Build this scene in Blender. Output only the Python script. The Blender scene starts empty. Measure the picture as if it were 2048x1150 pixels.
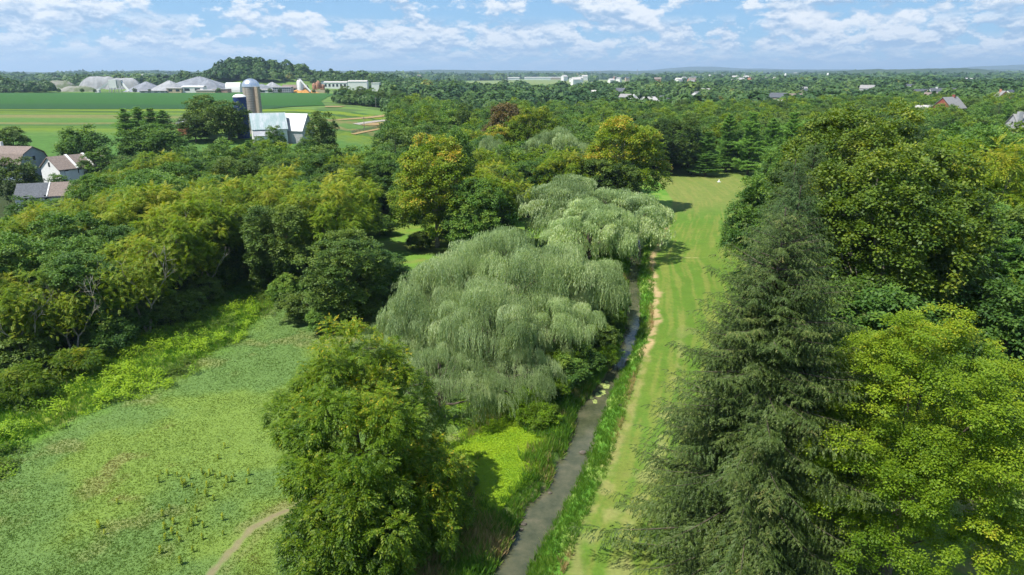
import bpy, math, random
import numpy as np
from mathutils import Vector, Matrix
PI = math.pi
C = bpy.context.scene.collection
SC = bpy.context.scene

# ------------------------------------------------------------------ camera, light, exposure
CAMZ = 32.0
PITCH = math.radians(17.45)
FPX = 1365.3
cam_d = bpy.data.cameras.new("camera"); cam_d.lens = 24.0; cam_d.sensor_width = 36.0
cam_d.clip_start = 0.5; cam_d.clip_end = 60000
cam = bpy.data.objects.new("camera", cam_d); C.objects.link(cam)
cam.location = (0, 0, CAMZ); cam.rotation_euler = (PI/2 - PITCH, 0, 0)
SC.camera = cam

SUN_EL = math.radians(59.0)
SUN_AZ = math.radians(-114.0)          # compass style, 0 = +Y (view direction), negative = to the left
sun_dir = Vector((math.sin(SUN_AZ)*math.cos(SUN_EL), math.cos(SUN_AZ)*math.cos(SUN_EL), math.sin(SUN_EL)))
sd = bpy.data.lights.new("sun", 'SUN'); sd.energy = 5.0; sd.angle = math.radians(0.53); sd.color = (1.0, 0.955, 0.88)
so = bpy.data.objects.new("sun", sd); C.objects.link(so)
so.rotation_euler = (-sun_dir).to_track_quat('-Z', 'Y').to_euler()

SC.view_settings.view_transform = 'Standard'; SC.view_settings.look = 'None'
SC.view_settings.exposure = 0.66; SC.view_settings.gamma = 1.0
cy = SC.cycles
cy.max_bounces = 6; cy.diffuse_bounces = 3; cy.glossy_bounces = 2; cy.transmission_bounces = 3
cy.volume_bounces = 0; cy.transparent_max_bounces = 4; cy.caustics_reflective = False; cy.caustics_refractive = False
cy.use_adaptive_sampling = True; cy.adaptive_threshold = 0.02
cy.use_denoising = True

class NT:
    """small node-tree writer"""
    def __init__(s, nt): s.nt = nt; nt.nodes.clear()
    def n(s, t, **kw):
        nd = s.nt.nodes.new(t)
        ins = kw.pop('ins', {})
        for k, v in kw.items(): setattr(nd, k, v)
        for k, v in ins.items(): s.put(nd.inputs[k], v)
        return nd
    def put(s, sock, v):
        if isinstance(v, bpy.types.NodeSocket): s.nt.links.new(v, sock)
        elif isinstance(v, bpy.types.Node): s.nt.links.new(v.outputs[0], sock)
        else: sock.default_value = v
    def m(s, op, a, b=0.0, c=None, clamp=False):
        nd = s.nt.nodes.new('ShaderNodeMath'); nd.operation = op; nd.use_clamp = clamp
        s.put(nd.inputs[0], a); s.put(nd.inputs[1], b)
        if c is not None: s.put(nd.inputs[2], c)
        return nd.outputs[0]
    def mixc(s, f, a, b, mode='MIX'):
        nd = s.nt.nodes.new('ShaderNodeMix'); nd.data_type = 'RGBA'; nd.blend_type = mode
        s.put(nd.inputs[0], f)
        s.put(nd.inputs[6], a if not isinstance(a, tuple) else (*a[:3], 1)); s.put(nd.inputs[7], b if not isinstance(b, tuple) else (*b[:3], 1))
        return nd.outputs[2]
    def ramp(s, f, stops, interp='LINEAR'):
        nd = s.nt.nodes.new('ShaderNodeValToRGB'); cr = nd.color_ramp; cr.interpolation = interp
        while len(cr.elements) < len(stops): cr.elements.new(0.5)
        for e, (p, c) in zip(cr.elements, stops):
            e.position = p; e.color = (*c, 1) if not isinstance(c, (int, float)) else (c, c, c, 1)
        s.put(nd.inputs[0], f); return nd.outputs[0]
    def sstep(s, v, a, b):
        nd = s.nt.nodes.new('ShaderNodeMapRange'); nd.interpolation_type = 'SMOOTHSTEP'
        s.put(nd.inputs[0], v); nd.inputs[1].default_value = a; nd.inputs[2].default_value = b
        return nd.outputs[0]

# ------------------------------------------------------------------ sky
def build_world():
    w = bpy.data.worlds.new("World"); SC.world = w; w.use_nodes = True
    t = NT(w.node_tree)
    sky = t.n('ShaderNodeTexSky', sky_type='NISHITA', sun_disc=False, sun_elevation=SUN_EL, sun_rotation=SUN_AZ,
              altitude=100.0, air_density=1.0, dust_density=0.6, ozone_density=1.5)
    tc = t.n('ShaderNodeTexCoord')
    sp = t.n('ShaderNodeSeparateXYZ', ins={0: tc.outputs['Generated']})
    az = t.m('ARCTAN2', sp.outputs[0], sp.outputs[1])
    el = t.m('ARCSINE', sp.outputs[2])
    warp_mask = None
    def layer(e0, e1, su, sv, lo, hi, seed, amt, base_f=.30):
        """one belt of cumulus: su, sv = cells per radian in azimuth and elevation"""
        u = t.m('MULTIPLY', az, su)
        bigv = t.n('ShaderNodeCombineXYZ', ins={0: t.m('MULTIPLY_ADD', u, .30, seed), 1: t.m('MULTIPLY', el, sv*.30)})
        big = t.n('ShaderNodeTexNoise', noise_dimensions='2D', ins={'Vector': bigv, 'Scale': 1.0, 'Detail': 2.0, 'Roughness': 0.5}).outputs[0]
        us = t.m('ADD', u, seed*3.0)
        def dens(eo, det):
            cv = t.n('ShaderNodeCombineXYZ', ins={0: us, 1: t.m('MULTIPLY', t.m('ADD', el, eo), sv)})
            nz = t.n('ShaderNodeTexNoise', noise_dimensions='2D', ins={'Vector': cv, 'Scale': 1.0, 'Detail': det, 'Roughness': 0.60, 'Distortion': 0.0})
            return t.m('ADD', t.m('MULTIPLY', nz.outputs[0], 0.66), t.m('MULTIPLY', big, 0.34))
        d0 = dens(0.0, 7.0); d1 = dens(0.38/sv, 4.0); d2 = dens(0.10/sv, 7.0)
        dm = t.sstep(d0, lo, hi)
        win = t.m('MULTIPLY', t.sstep(el, e0-0.010, e0+0.006), t.m('SUBTRACT', 1.0, t.sstep(el, e1-0.008, e1+0.012)))
        mask = t.m('MULTIPLY', t.m('MULTIPLY', dm, win, clamp=True), amt)
        lit = t.m('ADD', t.m('MULTIPLY', t.sstep(t.m('SUBTRACT', d0, d1), -0.055, 0.075), .62), t.m('MULTIPLY', t.sstep(t.m('SUBTRACT', d0, d2), -0.03, 0.03), .38))
        return mask, lit
    grad = t.ramp(t.m('DIVIDE', el, 0.35, clamp=True), [(0.0, (0.43, 0.70, 0.91)), (0.08, (0.29, 0.60, 0.88)), (0.30, (0.24, 0.50, 0.84)), (1.0, (0.12, 0.32, 0.68))])
    nish = t.mixc(1.0, sky.outputs[0], (0.105, 0.105, 0.105), 'MULTIPLY')
    col = t.mixc(0.85, nish, grad)
    L = [layer(-0.02, 0.020, 44.0, 130.0, 0.43, 0.60, 3.1, .55),
         layer(0.012, 0.036, 30.0, 66.0, 0.455, 0.52, 8.7, .80),
         layer(0.026, 0.064, 18.0, 36.0, 0.455, 0.515, 15.2, .92),
         layer(0.055, 0.20, 11.0, 22.0, 0.445, 0.51, 21.4, .95),
         layer(0.18, 1.7, 2.2, 5.0, 0.47, 0.60, 33.9, .9)]
    for k, (mask, lit) in enumerate(L):
        cc = t.mixc(lit, (0.34, 0.51, 0.73), (0.94, 0.97, 1.0))
        col = t.mixc(mask, col, cc)
    # pale air just above the horizon
    col = t.mixc(t.m('MULTIPLY', t.m('SUBTRACT', 1.0, t.sstep(el, -0.01, 0.022)), 0.45), col, (0.56, 0.74, 0.93))
    bg = t.n('ShaderNodeBackground', ins={'Color': col, 'Strength': 0.70})
    out = t.n('ShaderNodeOutputWorld', ins={0: bg.outputs[0]})
build_world()
SC.world.cycles.sampling_method = 'MANUAL'; SC.world.cycles.sample_map_resolution = 512

# ------------------------------------------------------------------ materials
def rgb(c): return (c[0], c[1], c[2], 1.0)
MATS = {}
def mat_leaf(name, stops, transl=0.35, rough=0.55, spec=0.25, hue=0.5, objvar=0.25):
    """leaf: colour ramp over the leaf's own tint, small per-tree change, light passes through"""
    m = bpy.data.materials.new(name); m.use_nodes = True; t = NT(m.node_tree)
    at = t.n('ShaderNodeAttribute', attribute_name='tint')
    oi = t.n('ShaderNodeObjectInfo')
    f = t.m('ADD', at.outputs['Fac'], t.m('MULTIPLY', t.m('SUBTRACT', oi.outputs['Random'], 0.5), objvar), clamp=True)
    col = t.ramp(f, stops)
    br = t.m('ADD', 1.42, t.m('MULTIPLY', oi.outputs['Random'], 0.40))
    hs = t.n('ShaderNodeHueSaturation', ins={'Hue': 0.5, 'Saturation': 1.02, 'Value': br, 'Color': col})
    pb = t.n('ShaderNodeBsdfPrincipled', ins={'Base Color': hs.outputs[0], 'Roughness': rough, 'Specular IOR Level': spec})
    tcol = t.mixc(1.0, hs.outputs[0], (1.25, 1.25, 0.55), 'MULTIPLY')
    tr = t.n('ShaderNodeBsdfTranslucent', ins={'Color': tcol})
    mx = t.n('ShaderNodeMixShader', ins={0: min(.42, transl*1.05), 1: pb.outputs[0], 2: tr.outputs[0]})
    t.n('ShaderNodeOutputMaterial', ins={0: mx.outputs[0]})
    MATS[name] = m; return m

def mat_plain(name, col, rough=0.8, metal=0.0, noise=0.12, scale=1.5, spec=0.3, col2=None, stretch=(1, 1, 1), bump=0.0, bscale=8.0, bdist=0.05):
    m = bpy.data.materials.new(name); m.use_nodes = True; t = NT(m.node_tree)
    tc = t.n('ShaderNodeTexCoord')
    mp = t.n('ShaderNodeMapping', ins={'Vector': tc.outputs['Object'], 'Scale': stretch})
    nz = t.n('ShaderNodeTexNoise', ins={'Vector': mp.outputs[0], 'Scale': scale, 'Detail': 6.0, 'Roughness': 0.62})
    c2 = col2 or tuple(max(0, c*(1-noise*2.2)) for c in col)
    f = t.sstep(nz.outputs[0], 0.35, 0.65)
    cc = t.mixc(f, col, c2)
    pb = t.n('ShaderNodeBsdfPrincipled', ins={'Base Color': cc, 'Roughness': rough, 'Metallic': metal, 'Specular IOR Level': spec})
    if bump:
        nb = t.n('ShaderNodeTexNoise', ins={'Vector': tc.outputs['Object'], 'Scale': bscale, 'Detail': 4.0})
        bp = t.n('ShaderNodeBump', ins={'Strength': bump, 'Distance': bdist, 'Height': nb.outputs[0]})
        t.put(pb.inputs['Normal'], bp.outputs[0])
    t.n('ShaderNodeOutputMaterial', ins={0: pb.outputs[0]})
    MATS[name] = m; return m

M_walnut = mat_leaf('walnut_leaf', [(0.0, (0.023, 0.054, 0.004)), (0.35, (0.051, 0.097, 0.005)), (0.7, (0.090, 0.140, 0.008)), (0.95, (0.138, 0.165, 0.010)), (1.0, (0.25, 0.20, 0.015))], 0.34)
M_maple = mat_leaf('maple_leaf', [(0.0, (0.052, 0.100, 0.007)), (0.45, (0.112, 0.172, 0.011)), (0.85, (0.175, 0.226, 0.015)), (1.0, (0.25, 0.245, 0.022))], 0.36)
M_syc = mat_leaf('sycamore_leaf', [(0.0, (0.036, 0.074, 0.010)), (0.45, (0.078, 0.122, 0.013)), (0.8, (0.130, 0.165, 0.016)), (0.96, (0.19, 0.195, 0.022)), (1.0, (0.28, 0.20, 0.03))], 0.30, rough=0.5, spec=0.32)
M_sycy = mat_leaf('yellowing_sycamore_leaf', [(0.0, (0.040, 0.078, 0.007)), (0.4, (0.080, 0.128, 0.009)), (0.75, (0.128, 0.166, 0.012)), (0.96, (0.19, 0.195, 0.016)), (1.0, (0.27, 0.19, 0.03))], 0.32)
M_locust = mat_leaf('locust_leaf', [(0.0, (0.042, 0.088, 0.008)), (0.4, (0.084, 0.142, 0.010)), (0.75, (0.135, 0.178, 0.012)), (1.0, (0.195, 0.190, 0.02))], 0.36)
M_green = mat_leaf('broad_leaf', [(0.0, (0.025, 0.062, 0.013)), (0.45, (0.052, 0.105, 0.017)), (0.8, (0.085, 0.145, 0.022)), (1.0, (0.13, 0.18, 0.025))], 0.30)
M_dark = mat_leaf('dark_leaf', [(0.0, (0.022, 0.048, 0.009)), (0.5, (0.048, 0.084, 0.013)), (1.0, (0.086, 0.120, 0.018))], 0.25)
M_rust = mat_leaf('rusty_leaf', [(0.0, (0.045, 0.045, 0.016)), (0.5, (0.085, 0.062, 0.022)), (1.0, (0.12, 0.090, 0.03))], 0.3)
M_purple = mat_leaf('purple_leaf', [(0.0, (0.03, 0.015, 0.018)), (1.0, (0.07, 0.035, 0.035))], 0.2)
M_willow = mat_leaf('willow_leaf', [(0.0, (0.070, 0.112, 0.045)), (0.4, (0.165, 0.222, 0.100)), (0.8, (0.265, 0.330, 0.165)), (1.0, (0.34, 0.385, 0.225))], 0.34, objvar=0.12, rough=.42, spec=.5)
M_spruce = mat_leaf('spruce_needle', [(0.0, (0.016, 0.034, 0.008)), (0.5, (0.038, 0.062, 0.012)), (0.9, (0.066, 0.090, 0.018)), (1.0, (0.12, 0.11, 0.035))], 0.06, objvar=0.1)
M_spruce2 = mat_leaf('dark_spruce_needle', [(0.0, (0.014, 0.034, 0.009)), (0.5, (0.030, 0.058, 0.014)), (1.0, (0.056, 0.085, 0.020))], 0.06)
M_pine = mat_leaf('pine_needle', [(0.0, (0.035, 0.090, 0.022)), (0.5, (0.080, 0.165, 0.030)), (1.0, (0.135, 0.225, 0.040))], 0.25)
M_mass = mat_leaf('woodland_leaf', [(0.0, (0.018, 0.046, 0.015)), (0.4, (0.038, 0.076, 0.017)), (0.75, (0.062, 0.104, 0.020)), (0.95, (0.098, 0.124, 0.022)), (1.0, (0.13, 0.11, 0.028))], 0.25, objvar=0)
M_grass = mat_leaf('grass_blade', [(0.0, (0.072, 0.122, 0.029)), (0.4, (0.096, 0.152, 0.032)), (0.75, (0.124, 0.172, 0.034)), (0.95, (0.160, 0.180, 0.050)), (1.0, (0.21, 0.175, 0.08))], 0.3, objvar=0, spec=0.15)
M_weed = mat_leaf('weed_leaf', [(0.0, (0.040, 0.075, 0.010)), (0.3, (0.085, 0.125, 0.014)), (0.6, (0.100, 0.185, 0.011)), (0.85, (0.145, 0.235, 0.013)), (1.0, (0.18, 0.26, 0.015))], 0.35, objvar=0)
M_bank = mat_leaf('bank_grass_blade', [(0.0, (0.028, 0.075, 0.011)), (0.45, (0.060, 0.135, 0.016)), (0.75, (0.100, 0.175, 0.022)), (0.9, (0.20, 0.185, 0.065)), (1.0, (0.27, 0.19, 0.10))], 0.3, objvar=0)
M_golden = mat_leaf('golden_weed_leaf', [(0.0, (0.07, 0.12, 0.014)), (0.5, (0.13, 0.18, 0.016)), (1.0, (0.21, 0.225, 0.02))], 0.35)
M_bark = mat_plain('bark', (0.14, 0.11, 0.085), 0.9, noise=0.25, scale=3.0, stretch=(1, 1, .25))
M_barkpale = mat_plain('pale_bark', (0.36, 0.33, 0.27), 0.85, noise=0.25, scale=1.6, col2=(0.16, 0.13, 0.10))

# ------------------------------------------------------------------ mesh helpers
def obj_from_mesh(name, me, parent=None):
    o = bpy.data.objects.new(name, me); C.objects.link(o)
    if parent: o.parent = parent
    return o
def quad_mesh(name, Q, material, tint=None, smooth=False):
    Q = np.ascontiguousarray(Q, dtype=np.float32).reshape(-1, 4, 3); n = len(Q)
    me = bpy.data.meshes.new(name)
    me.vertices.add(4*n); me.loops.add(4*n); me.polygons.add(n)
    me.vertices.foreach_set('co', Q.reshape(-1))
    me.loops.foreach_set('vertex_index', np.arange(4*n, dtype=np.int32))
    me.polygons.foreach_set('loop_start', np.arange(0, 4*n, 4, dtype=np.int32))
    me.update(calc_edges=True)
    if tint is not None:
        a = me.attributes.new('tint', 'FLOAT', 'POINT')
        a.data.foreach_set('value', np.repeat(np.clip(tint, 0, 1).astype(np.float32), 4))
    me.materials.append(material)
    return me
def poly_mesh(name, verts, faces, material, smooth=False):
    me = bpy.data.meshes.new(name); me.from_pydata([tuple(v) for v in verts], [], faces)
    me.materials.append(material); me.update()
    if smooth: me.polygons.foreach_set('use_smooth', [True]*len(me.polygons))
    return me
def grid_mesh(name, X, Y, Z, material, mask=None, smooth=True):
    """X, Y, Z of shape (ny, nx); mask of shape (ny-1, nx-1)"""
    ny, nx = X.shape
    idx = np.arange(ny*nx).reshape(ny, nx)
    f = np.stack([idx[:-1, :-1], idx[:-1, 1:], idx[1:, 1:], idx[1:, :-1]], -1)
    f = f[mask] if mask is not None else f.reshape(-1, 4)
    used, inv = np.unique(f, return_inverse=True)
    V = np.stack([X.ravel(), Y.ravel(), Z.ravel()], -1)[used].astype(np.float32); f = inv.reshape(-1, 4)
    me = bpy.data.meshes.new(name); n = len(f)
    me.vertices.add(len(V)); me.loops.add(4*n); me.polygons.add(n)
    me.vertices.foreach_set('co', V.reshape(-1))
    me.loops.foreach_set('vertex_index', f.reshape(-1).astype(np.int32))
    me.polygons.foreach_set('loop_start', np.arange(0, 4*n, 4, dtype=np.int32))
    me.update(calc_edges=True)
    if smooth: me.polygons.foreach_set('use_smooth', np.ones(n, dtype=bool))
    me.materials.append(material)
    return me, used
def set_col(me, col):
    a = me.attributes.new('col', 'FLOAT_COLOR', 'POINT')
    c = np.ones((len(col), 4), dtype=np.float32); c[:, :3] = col
    a.data.foreach_set('color', c.reshape(-1))
def nrm(v): return v/np.maximum(np.linalg.norm(v, axis=-1, keepdims=True), 1e-9)
def leaf(b, d, n, l, w):
    b, d, n = map(lambda a: np.array(a, float), (b, d, n)); d = d/np.linalg.norm(d); s = np.cross(n, d); s /= max(np.linalg.norm(s), 1e-6)
    return np.array([b, b+d*l*.42+s*w/2, b+d*l, b+d*l*.42-s*w/2])
def inst(T, P, Xd, Zd, S):
    """copy a leaf template (k,4,3) to n places"""
    X = nrm(Xd); Z = nrm(Zd - (Zd*X).sum(-1, keepdims=True)*X); Y = np.cross(Z, X)
    S = np.asarray(S).reshape(-1, 1, 1, 1) if np.ndim(S) else S
    T_ = T[None]
    return P[:, None, None, :] + S*(T_[..., 0:1]*X[:, None, None, :] + T_[..., 1:2]*Y[:, None, None, :] + T_[..., 2:3]*Z[:, None, None, :])
def inst_many(Ts, P, X, Z, S, tint, rng, leafvar=0.14):
    which = rng.integers(0, len(Ts), len(P)); Q = []; TT = []
    for i, T in enumerate(Ts):
        k = which == i
        if not k.any(): continue
        q = inst(T, P[k], X[k], Z[k], S[k]); Q.append(q.reshape(-1, 4, 3))
        TT.append((tint[k][:, None] + rng.normal(0, leafvar, (k.sum(), len(T)))).ravel())
    return np.concatenate(Q), np.concatenate(TT)
def tube(pts, rad, sides=6):
    pts = np.array(pts, float); rad = np.array(rad, float); n = len(pts)
    tan = nrm(np.gradient(pts, axis=0)); ref = np.array([0.31, 0.17, 0.93]) if abs(tan[0][2]) < .9 else np.array([1., .1, 0.])
    a = nrm(np.cross(tan, ref)); b = np.cross(tan, a)
    th = np.linspace(0, 2*PI, sides, endpoint=False)
    ring = pts[:, None] + rad[:, None, None]*(np.cos(th)[None, :, None]*a[:, None] + np.sin(th)[None, :, None]*b[:, None])
    r2 = np.roll(ring, -1, axis=1)
    return np.stack([ring[:-1], r2[:-1], r2[1:], ring[1:]], 2).reshape(-1, 4, 3)
def rdirs(rng, n, zmin=-1.0):
    z = rng.uniform(zmin, 1, n); a = rng.uniform(0, 2*PI, n); r = np.sqrt(1-z*z)
    return np.stack([r*np.cos(a), r*np.sin(a), z], -1)

# --- value noise in the plane, for the land cover
_rn = np.random.default_rng(5).random((256, 256))
def vnoise(x, y):
    xi = np.floor(x).astype(int); yi = np.floor(y).astype(int); fx = x-xi; fy = y-yi
    fx = fx*fx*(3-2*fx); fy = fy*fy*(3-2*fy)
    a = _rn[yi % 256, xi % 256]; b = _rn[yi % 256, (xi+1) % 256]; c = _rn[(yi+1) % 256, xi % 256]; d = _rn[(yi+1) % 256, (xi+1) % 256]
    return (a*(1-fx)+b*fx)*(1-fy) + (c*(1-fx)+d*fx)*fy
def fbm(x, y, s, o=4, seed=0):
    v = 0; amp = 0.5; tot = 0
    for k in range(o):
        v = v + amp*vnoise(x/s*2**k+17.3*seed+k*31.7, y/s*2**k+9.1*seed+k*11.9); tot += amp; amp *= .55
    return v/tot
def ss(v, a, b): t = np.clip((np.asarray(v, float)-a)/(b-a), 0, 1); return t*t*(3-2*t)

# --- places read off the photograph, put on the ground
SP, CP = math.sin(PITCH), math.cos(PITCH)
def gpt(px, py, z=0.0):
    a = (575-py)/FPX; k = (a*CP-SP)/(CP+a*SP); Y = (z-CAMZ)/k
    zc = Y*CP-(z-CAMZ)*SP
    return ((px-1024)/FPX*zc, Y)
def at(px, py, Y):
    """point seen at (px,py) at ground distance Y: returns x, z"""
    a = (575-py)/FPX; h = Y*(a*CP-SP)/(CP+a*SP)
    return (px-1024)/FPX*(Y*CP-h*SP), CAMZ+h
def topx(x, y, z):
    zc = y*CP-(z-CAMZ)*SP; yc = y*SP+(z-CAMZ)*CP
    return 1024+FPX*x/zc, 575-FPX*yc/zc

WZ = -0.75       # water level
_cl = [gpt(*p, WZ) for p in [(984, 1150), (1026, 1079), (1049, 1021), (1102, 968), (1120, 928), (1146, 871), (1151, 826), (1182, 786), (1208, 755), (1230, 715), (1253, 653), (1251, 620), (1257, 552), (1260, 511), (1268, 487)]]
_cr = [gpt(*p, WZ) for p in [(1053, 1150), (1088, 1084), (1120, 1030), (1164, 950), (1172, 924), (1186, 880), (1208, 817), (1230, 769), (1261, 715), (1281, 649), (1280, 620), (1275, 552), (1283, 511), (1284, 487)]]
_cl = [(_cl[0][0]-3.2, 25.), (_cl[0][0]-7, -60.)][::-1] + _cl + [(26.5, 150.), (30, 200.), (20, 260.), (40, 400.)]
_cr = [(_cr[0][0]-3.0, 25.), (_cr[0][0]-6.7, -60.)][::-1] + _cr + [(29, 150.), (32.3, 200.), (22.3, 260.), (42, 400.)]
_fl = [gpt(*p) for p in [(1123, 1150), (1160, 1050), (1215, 930), (1250, 820), (1275, 740), (1303, 650), (1306, 560), (1298, 515), (1318, 480), (1340, 440), (1345, 400), (1322, 368)]]
_fl = [(_fl[0][0]-4, 20.), (_fl[0][0]-8, -60.)][::-1] + _fl + [(45, 230.), (60, 260.)]
def cl(y): return np.interp(y, [p[1] for p in _cl], [p[0] for p in _cl])
def cr(y): return np.interp(y, [p[1] for p in _cr], [p[0] for p in _cr])
def fl(y): return np.interp(y, [p[1] for p in _fl], [p[0] for p in _fl])
_we = [gpt(*p) for p in [(0, 800), (100, 750), (210, 725), (270, 675), (400, 640), (470, 575), (500, 540)]]
_wd = [gpt(*p) for p in [(0, 905), (100, 850), (200, 805), (330, 745), (430, 695), (520, 630), (560, 600)]]
_we = [(-56, -60.), (-60, 40.)] + _we + [(-43, 130.)]
_wd = [(-40, -60.), (-44, 40.)] + _wd + [(-30, 110.), (-26, 130.)]
def we(y): return np.interp(y, [p[1] for p in _we], [p[0] for p in _we])
def wd(y): return np.interp(y, [p[1] for p in _wd], [p[0] for p in _wd])
TRACK = [gpt(*p) for p in [(385, 1230), (419, 1150), (469, 1094), (500, 1059), (544, 1034), (600, 1010), (700, 960)]]
def seg_dist(x, y, pts):
    d = np.full(np.shape(x), 1e9)
    for (ax, ay), (bx, by) in zip(pts[:-1], pts[1:]):
        vx, vy = bx-ax, by-ay; L = vx*vx+vy*vy
        t = np.clip(((x-ax)*vx+(y-ay)*vy)/L, 0, 1)
        d = np.minimum(d, np.hypot(x-ax-t*vx, y-ay-t*vy))
    return d

HILL = at(490, 128, 1150)[0], 1150.0
def gz(x, y):
    """height of the land"""
    x = np.asarray(x, float); y = np.asarray(y, float)
    r = x/np.maximum(y, 1.0)
    left = 1-ss(r, -0.32, -0.02)
    z = 10.0*left*ss(y, 150, 275)
    z = z + 4.0*ss(r, 0.25, 0.6)*ss(y, 150, 420)
    z = z - 6*left*ss(y, 1100, 1700)
    z = z + 31*np.exp(-(((x-HILL[0])/72)**2 + ((y-HILL[1])/90)**2)) + 12*np.exp(-(((x-HILL[0]-125)/90)**2 + ((y-HILL[1]-20)/90)**2))
    z = z + 0.35*(fbm(x, y, 38, 3, 2)-.5)*ss(np.abs(x)+y*0.2, 4, 30) + 2.5*(fbm(x, y, 300, 3, 4)-.5)*ss(y, 300, 800)
    # far rolling land
    z = z + (fbm(x, y, 2400, 4, 7)-.45)*70*ss(y, 2600, 7000)
    # creek bed
    a, b = cl(y), cr(y); c = (a+b)/2; hw = (b-a)/2
    d = np.abs(x-c)-hw+(fbm(x, y, 2.6, 3, 41)-.5)*1.1*(1-ss(y, 120, 200))
    z = z - 1.25*(1-ss(d, -0.9, 1.4))*(1-ss(y, 240, 300))
    return z

# ------------------------------------------------------------------ tags
def tag(o, label=None, cat=None, group=None, kind=None):
    if label: o['label'] = label
    if cat: o['category'] = cat
    if group: o['group'] = group
    if kind: o['kind'] = kind
    return o
def empty(name, loc, rz=0.0):
    o = bpy.data.objects.new(name, None); C.objects.link(o); o.location = loc; o.rotation_euler = (0, 0, rz)
    o.empty_display_size = 0.5
    return o
def structure(o): o['kind'] = 'structure'; return o

# ------------------------------------------------------------------ land cover colours
def landcol(x, y):
    n1 = fbm(x, y, 9, 4, 1); n2 = fbm(x, y, 3.2, 4, 2); n3 = fbm(x, y, 1.1, 3, 3); n4 = fbm(x, y, 24, 3, 6)
    def mixv(c, d, f): return c*(1-f[..., None])+np.array(d)*f[..., None]
    base = np.zeros(x.shape+(3,)) + np.array((0.060, 0.105, 0.025))
    # meadow left of the creek
    mead = np.zeros_like(base)+np.array((0.108, 0.180, 0.046))
    mead = mixv(mead, (0.145, 0.215, 0.040), ss(n1, .42, .62))
    mead = mixv(mead, (0.23, 0.215, 0.085), ss(n2+.5*(n4-.5), .60, .80)*.5)
    mead = mixv(mead, (0.08, 0.145, 0.035), ss(n3, .55, .75)*.15)
    weed = np.zeros_like(base)+np.array((0.12, 0.24, 0.02))
    weed = mixv(weed, (0.17, 0.22, 0.03), ss(n2, .4, .6)); weed = mixv(weed, (0.06, 0.13, 0.015), ss(n3, .5, .7)*.6)
    dm = x-wd(y) + (n1-.5)*9+(n2-.5)*4
    L = mixv(weed, (0, 0, 0), np.zeros_like(x)); f = ss(dm, -2.2, 2.2)
    L = weed*(1-f[..., None])+mead*f[..., None]
    # wood floor
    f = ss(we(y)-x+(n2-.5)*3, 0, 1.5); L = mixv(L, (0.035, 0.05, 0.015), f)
    # back part of the meadow, under the trees
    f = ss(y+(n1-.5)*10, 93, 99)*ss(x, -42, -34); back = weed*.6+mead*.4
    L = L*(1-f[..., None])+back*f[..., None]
    # bank side, tall grass and herbs
    dcl = cl(y)-x
    bk = np.zeros_like(base)+np.array((0.10, 0.20, 0.03)); bk = mixv(bk, (0.26, 0.24, 0.10), ss(n2, .5, .65)*.7)
    f = 1-ss(dcl+(n1-.5)*6, 8, 13)
    L = L*(1-f[..., None])+bk*f[..., None]
    brt = gpt(1010, 920); f = (1-ss(np.hypot((x-brt[0])/4.5, (y-brt[1])/7.5)+(n2-.5)*1.6+(n1-.5)*1.2, .6, 1.1))*.7; L = mixv(L, (0.15, 0.33, 0.012), f)
    # farm track with two ruts
    dt = seg_dist(x, y, TRACK); tw = 1-ss(dt+(n3-.5)*.35, .14, .34); tr2 = (1-ss(dt+(n3-.5)*.8, .9, 1.5))*ss(n2, .4, .6)
    L = mixv(L, (0.20, 0.19, 0.08), tr2*.5); L = mixv(L, (0.205, 0.165, 0.098), tw*.8*np.clip(.25+2*n2, 0, 1))
    col = L
    # right bank strip and fairway
    fw = np.zeros_like(base)+np.array((0.088, 0.160, 0.018))
    fw = mixv(fw, (0.118, 0.175, 0.024), ss(n1, .4, .62)*.7); fw = mixv(fw, (0.085, 0.165, 0.020), ss(n3, .42, .7)*.45); fw = mixv(fw, (0.085, 0.17, 0.022), ss(n4, .5, .66)*.6)
    dfl = x-fl(y)
    fw = mixv(fw, (0.165, 0.190, 0.038), (ss(fbm(dfl*6, y*.35, 3, 3, 8), .48, .64))*.75); fw = mixv(fw, (0.075, 0.140, 0.016), ss(np.sin(dfl*1.45+.4*np.sin(y*.03)), .0, .5)*.14)
    far = ss(y+(n1-.5)*10, 152, 178)
    fw = mixv(fw, (0.205, 0.20, 0.065), far*.38)
    line = ss(n2+(1-np.clip(np.abs(dfl-4.2-.3*np.sin(y/9))/1.2, 0, 1))*.28, .62, .78); fw = mixv(fw, (0.33, 0.29, 0.12), line*.40*(1-ss(y, 70, 95)))
    fw = mixv(fw, (0.36, 0.33, 0.15), (1-ss(np.abs(y-119.5-(x-26)*.02), .12, .35))*ss(n3, .4, .55)*.5*ss(x, 24, 26)*(1-ss(x, 33, 36)))
    gr = np.zeros_like(base)+np.array((0.085, 0.20, 0.022)); gr = mixv(gr, (0.15, 0.24, 0.04), ss(n2, .45, .6))
    tan = 1-ss(np.abs(dfl-.25+(n2-.5)*2.2)-.18, .1, .75)
    tanw = np.where(y > 74, 1.0, .32)*(1-ss(y, 140, 152))
    R = gr*(1-ss(dfl+(n3-.5)*.6, -.3, .4)[..., None])+fw*ss(dfl+(n3-.5)*.6, -.3, .4)[..., None]
    R = mixv(R, (0.36, 0.27, 0.13), tan*tanw*ss(n3+.15*tanw, .40, .62))
    # rough under the right-hand trees
    rt = ss(x-18-(np.interp(y, [0, 40, 60, 90, 120, 170, 220], [2, 2, 6.5, 15, 29, 47, 64]))+(n1-.5)*5, 2, 6)
    R = mixv(R, (0.13, 0.19, 0.035), rt*.9); R = mixv(R, (0.20, 0.145, 0.07), rt*ss(n2, .50, .64)*.6)
    f = ss(x-(cl(y)+cr(y))/2, -.2, .2)
    col = col*(1-f[..., None])+R*f[..., None]
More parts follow.
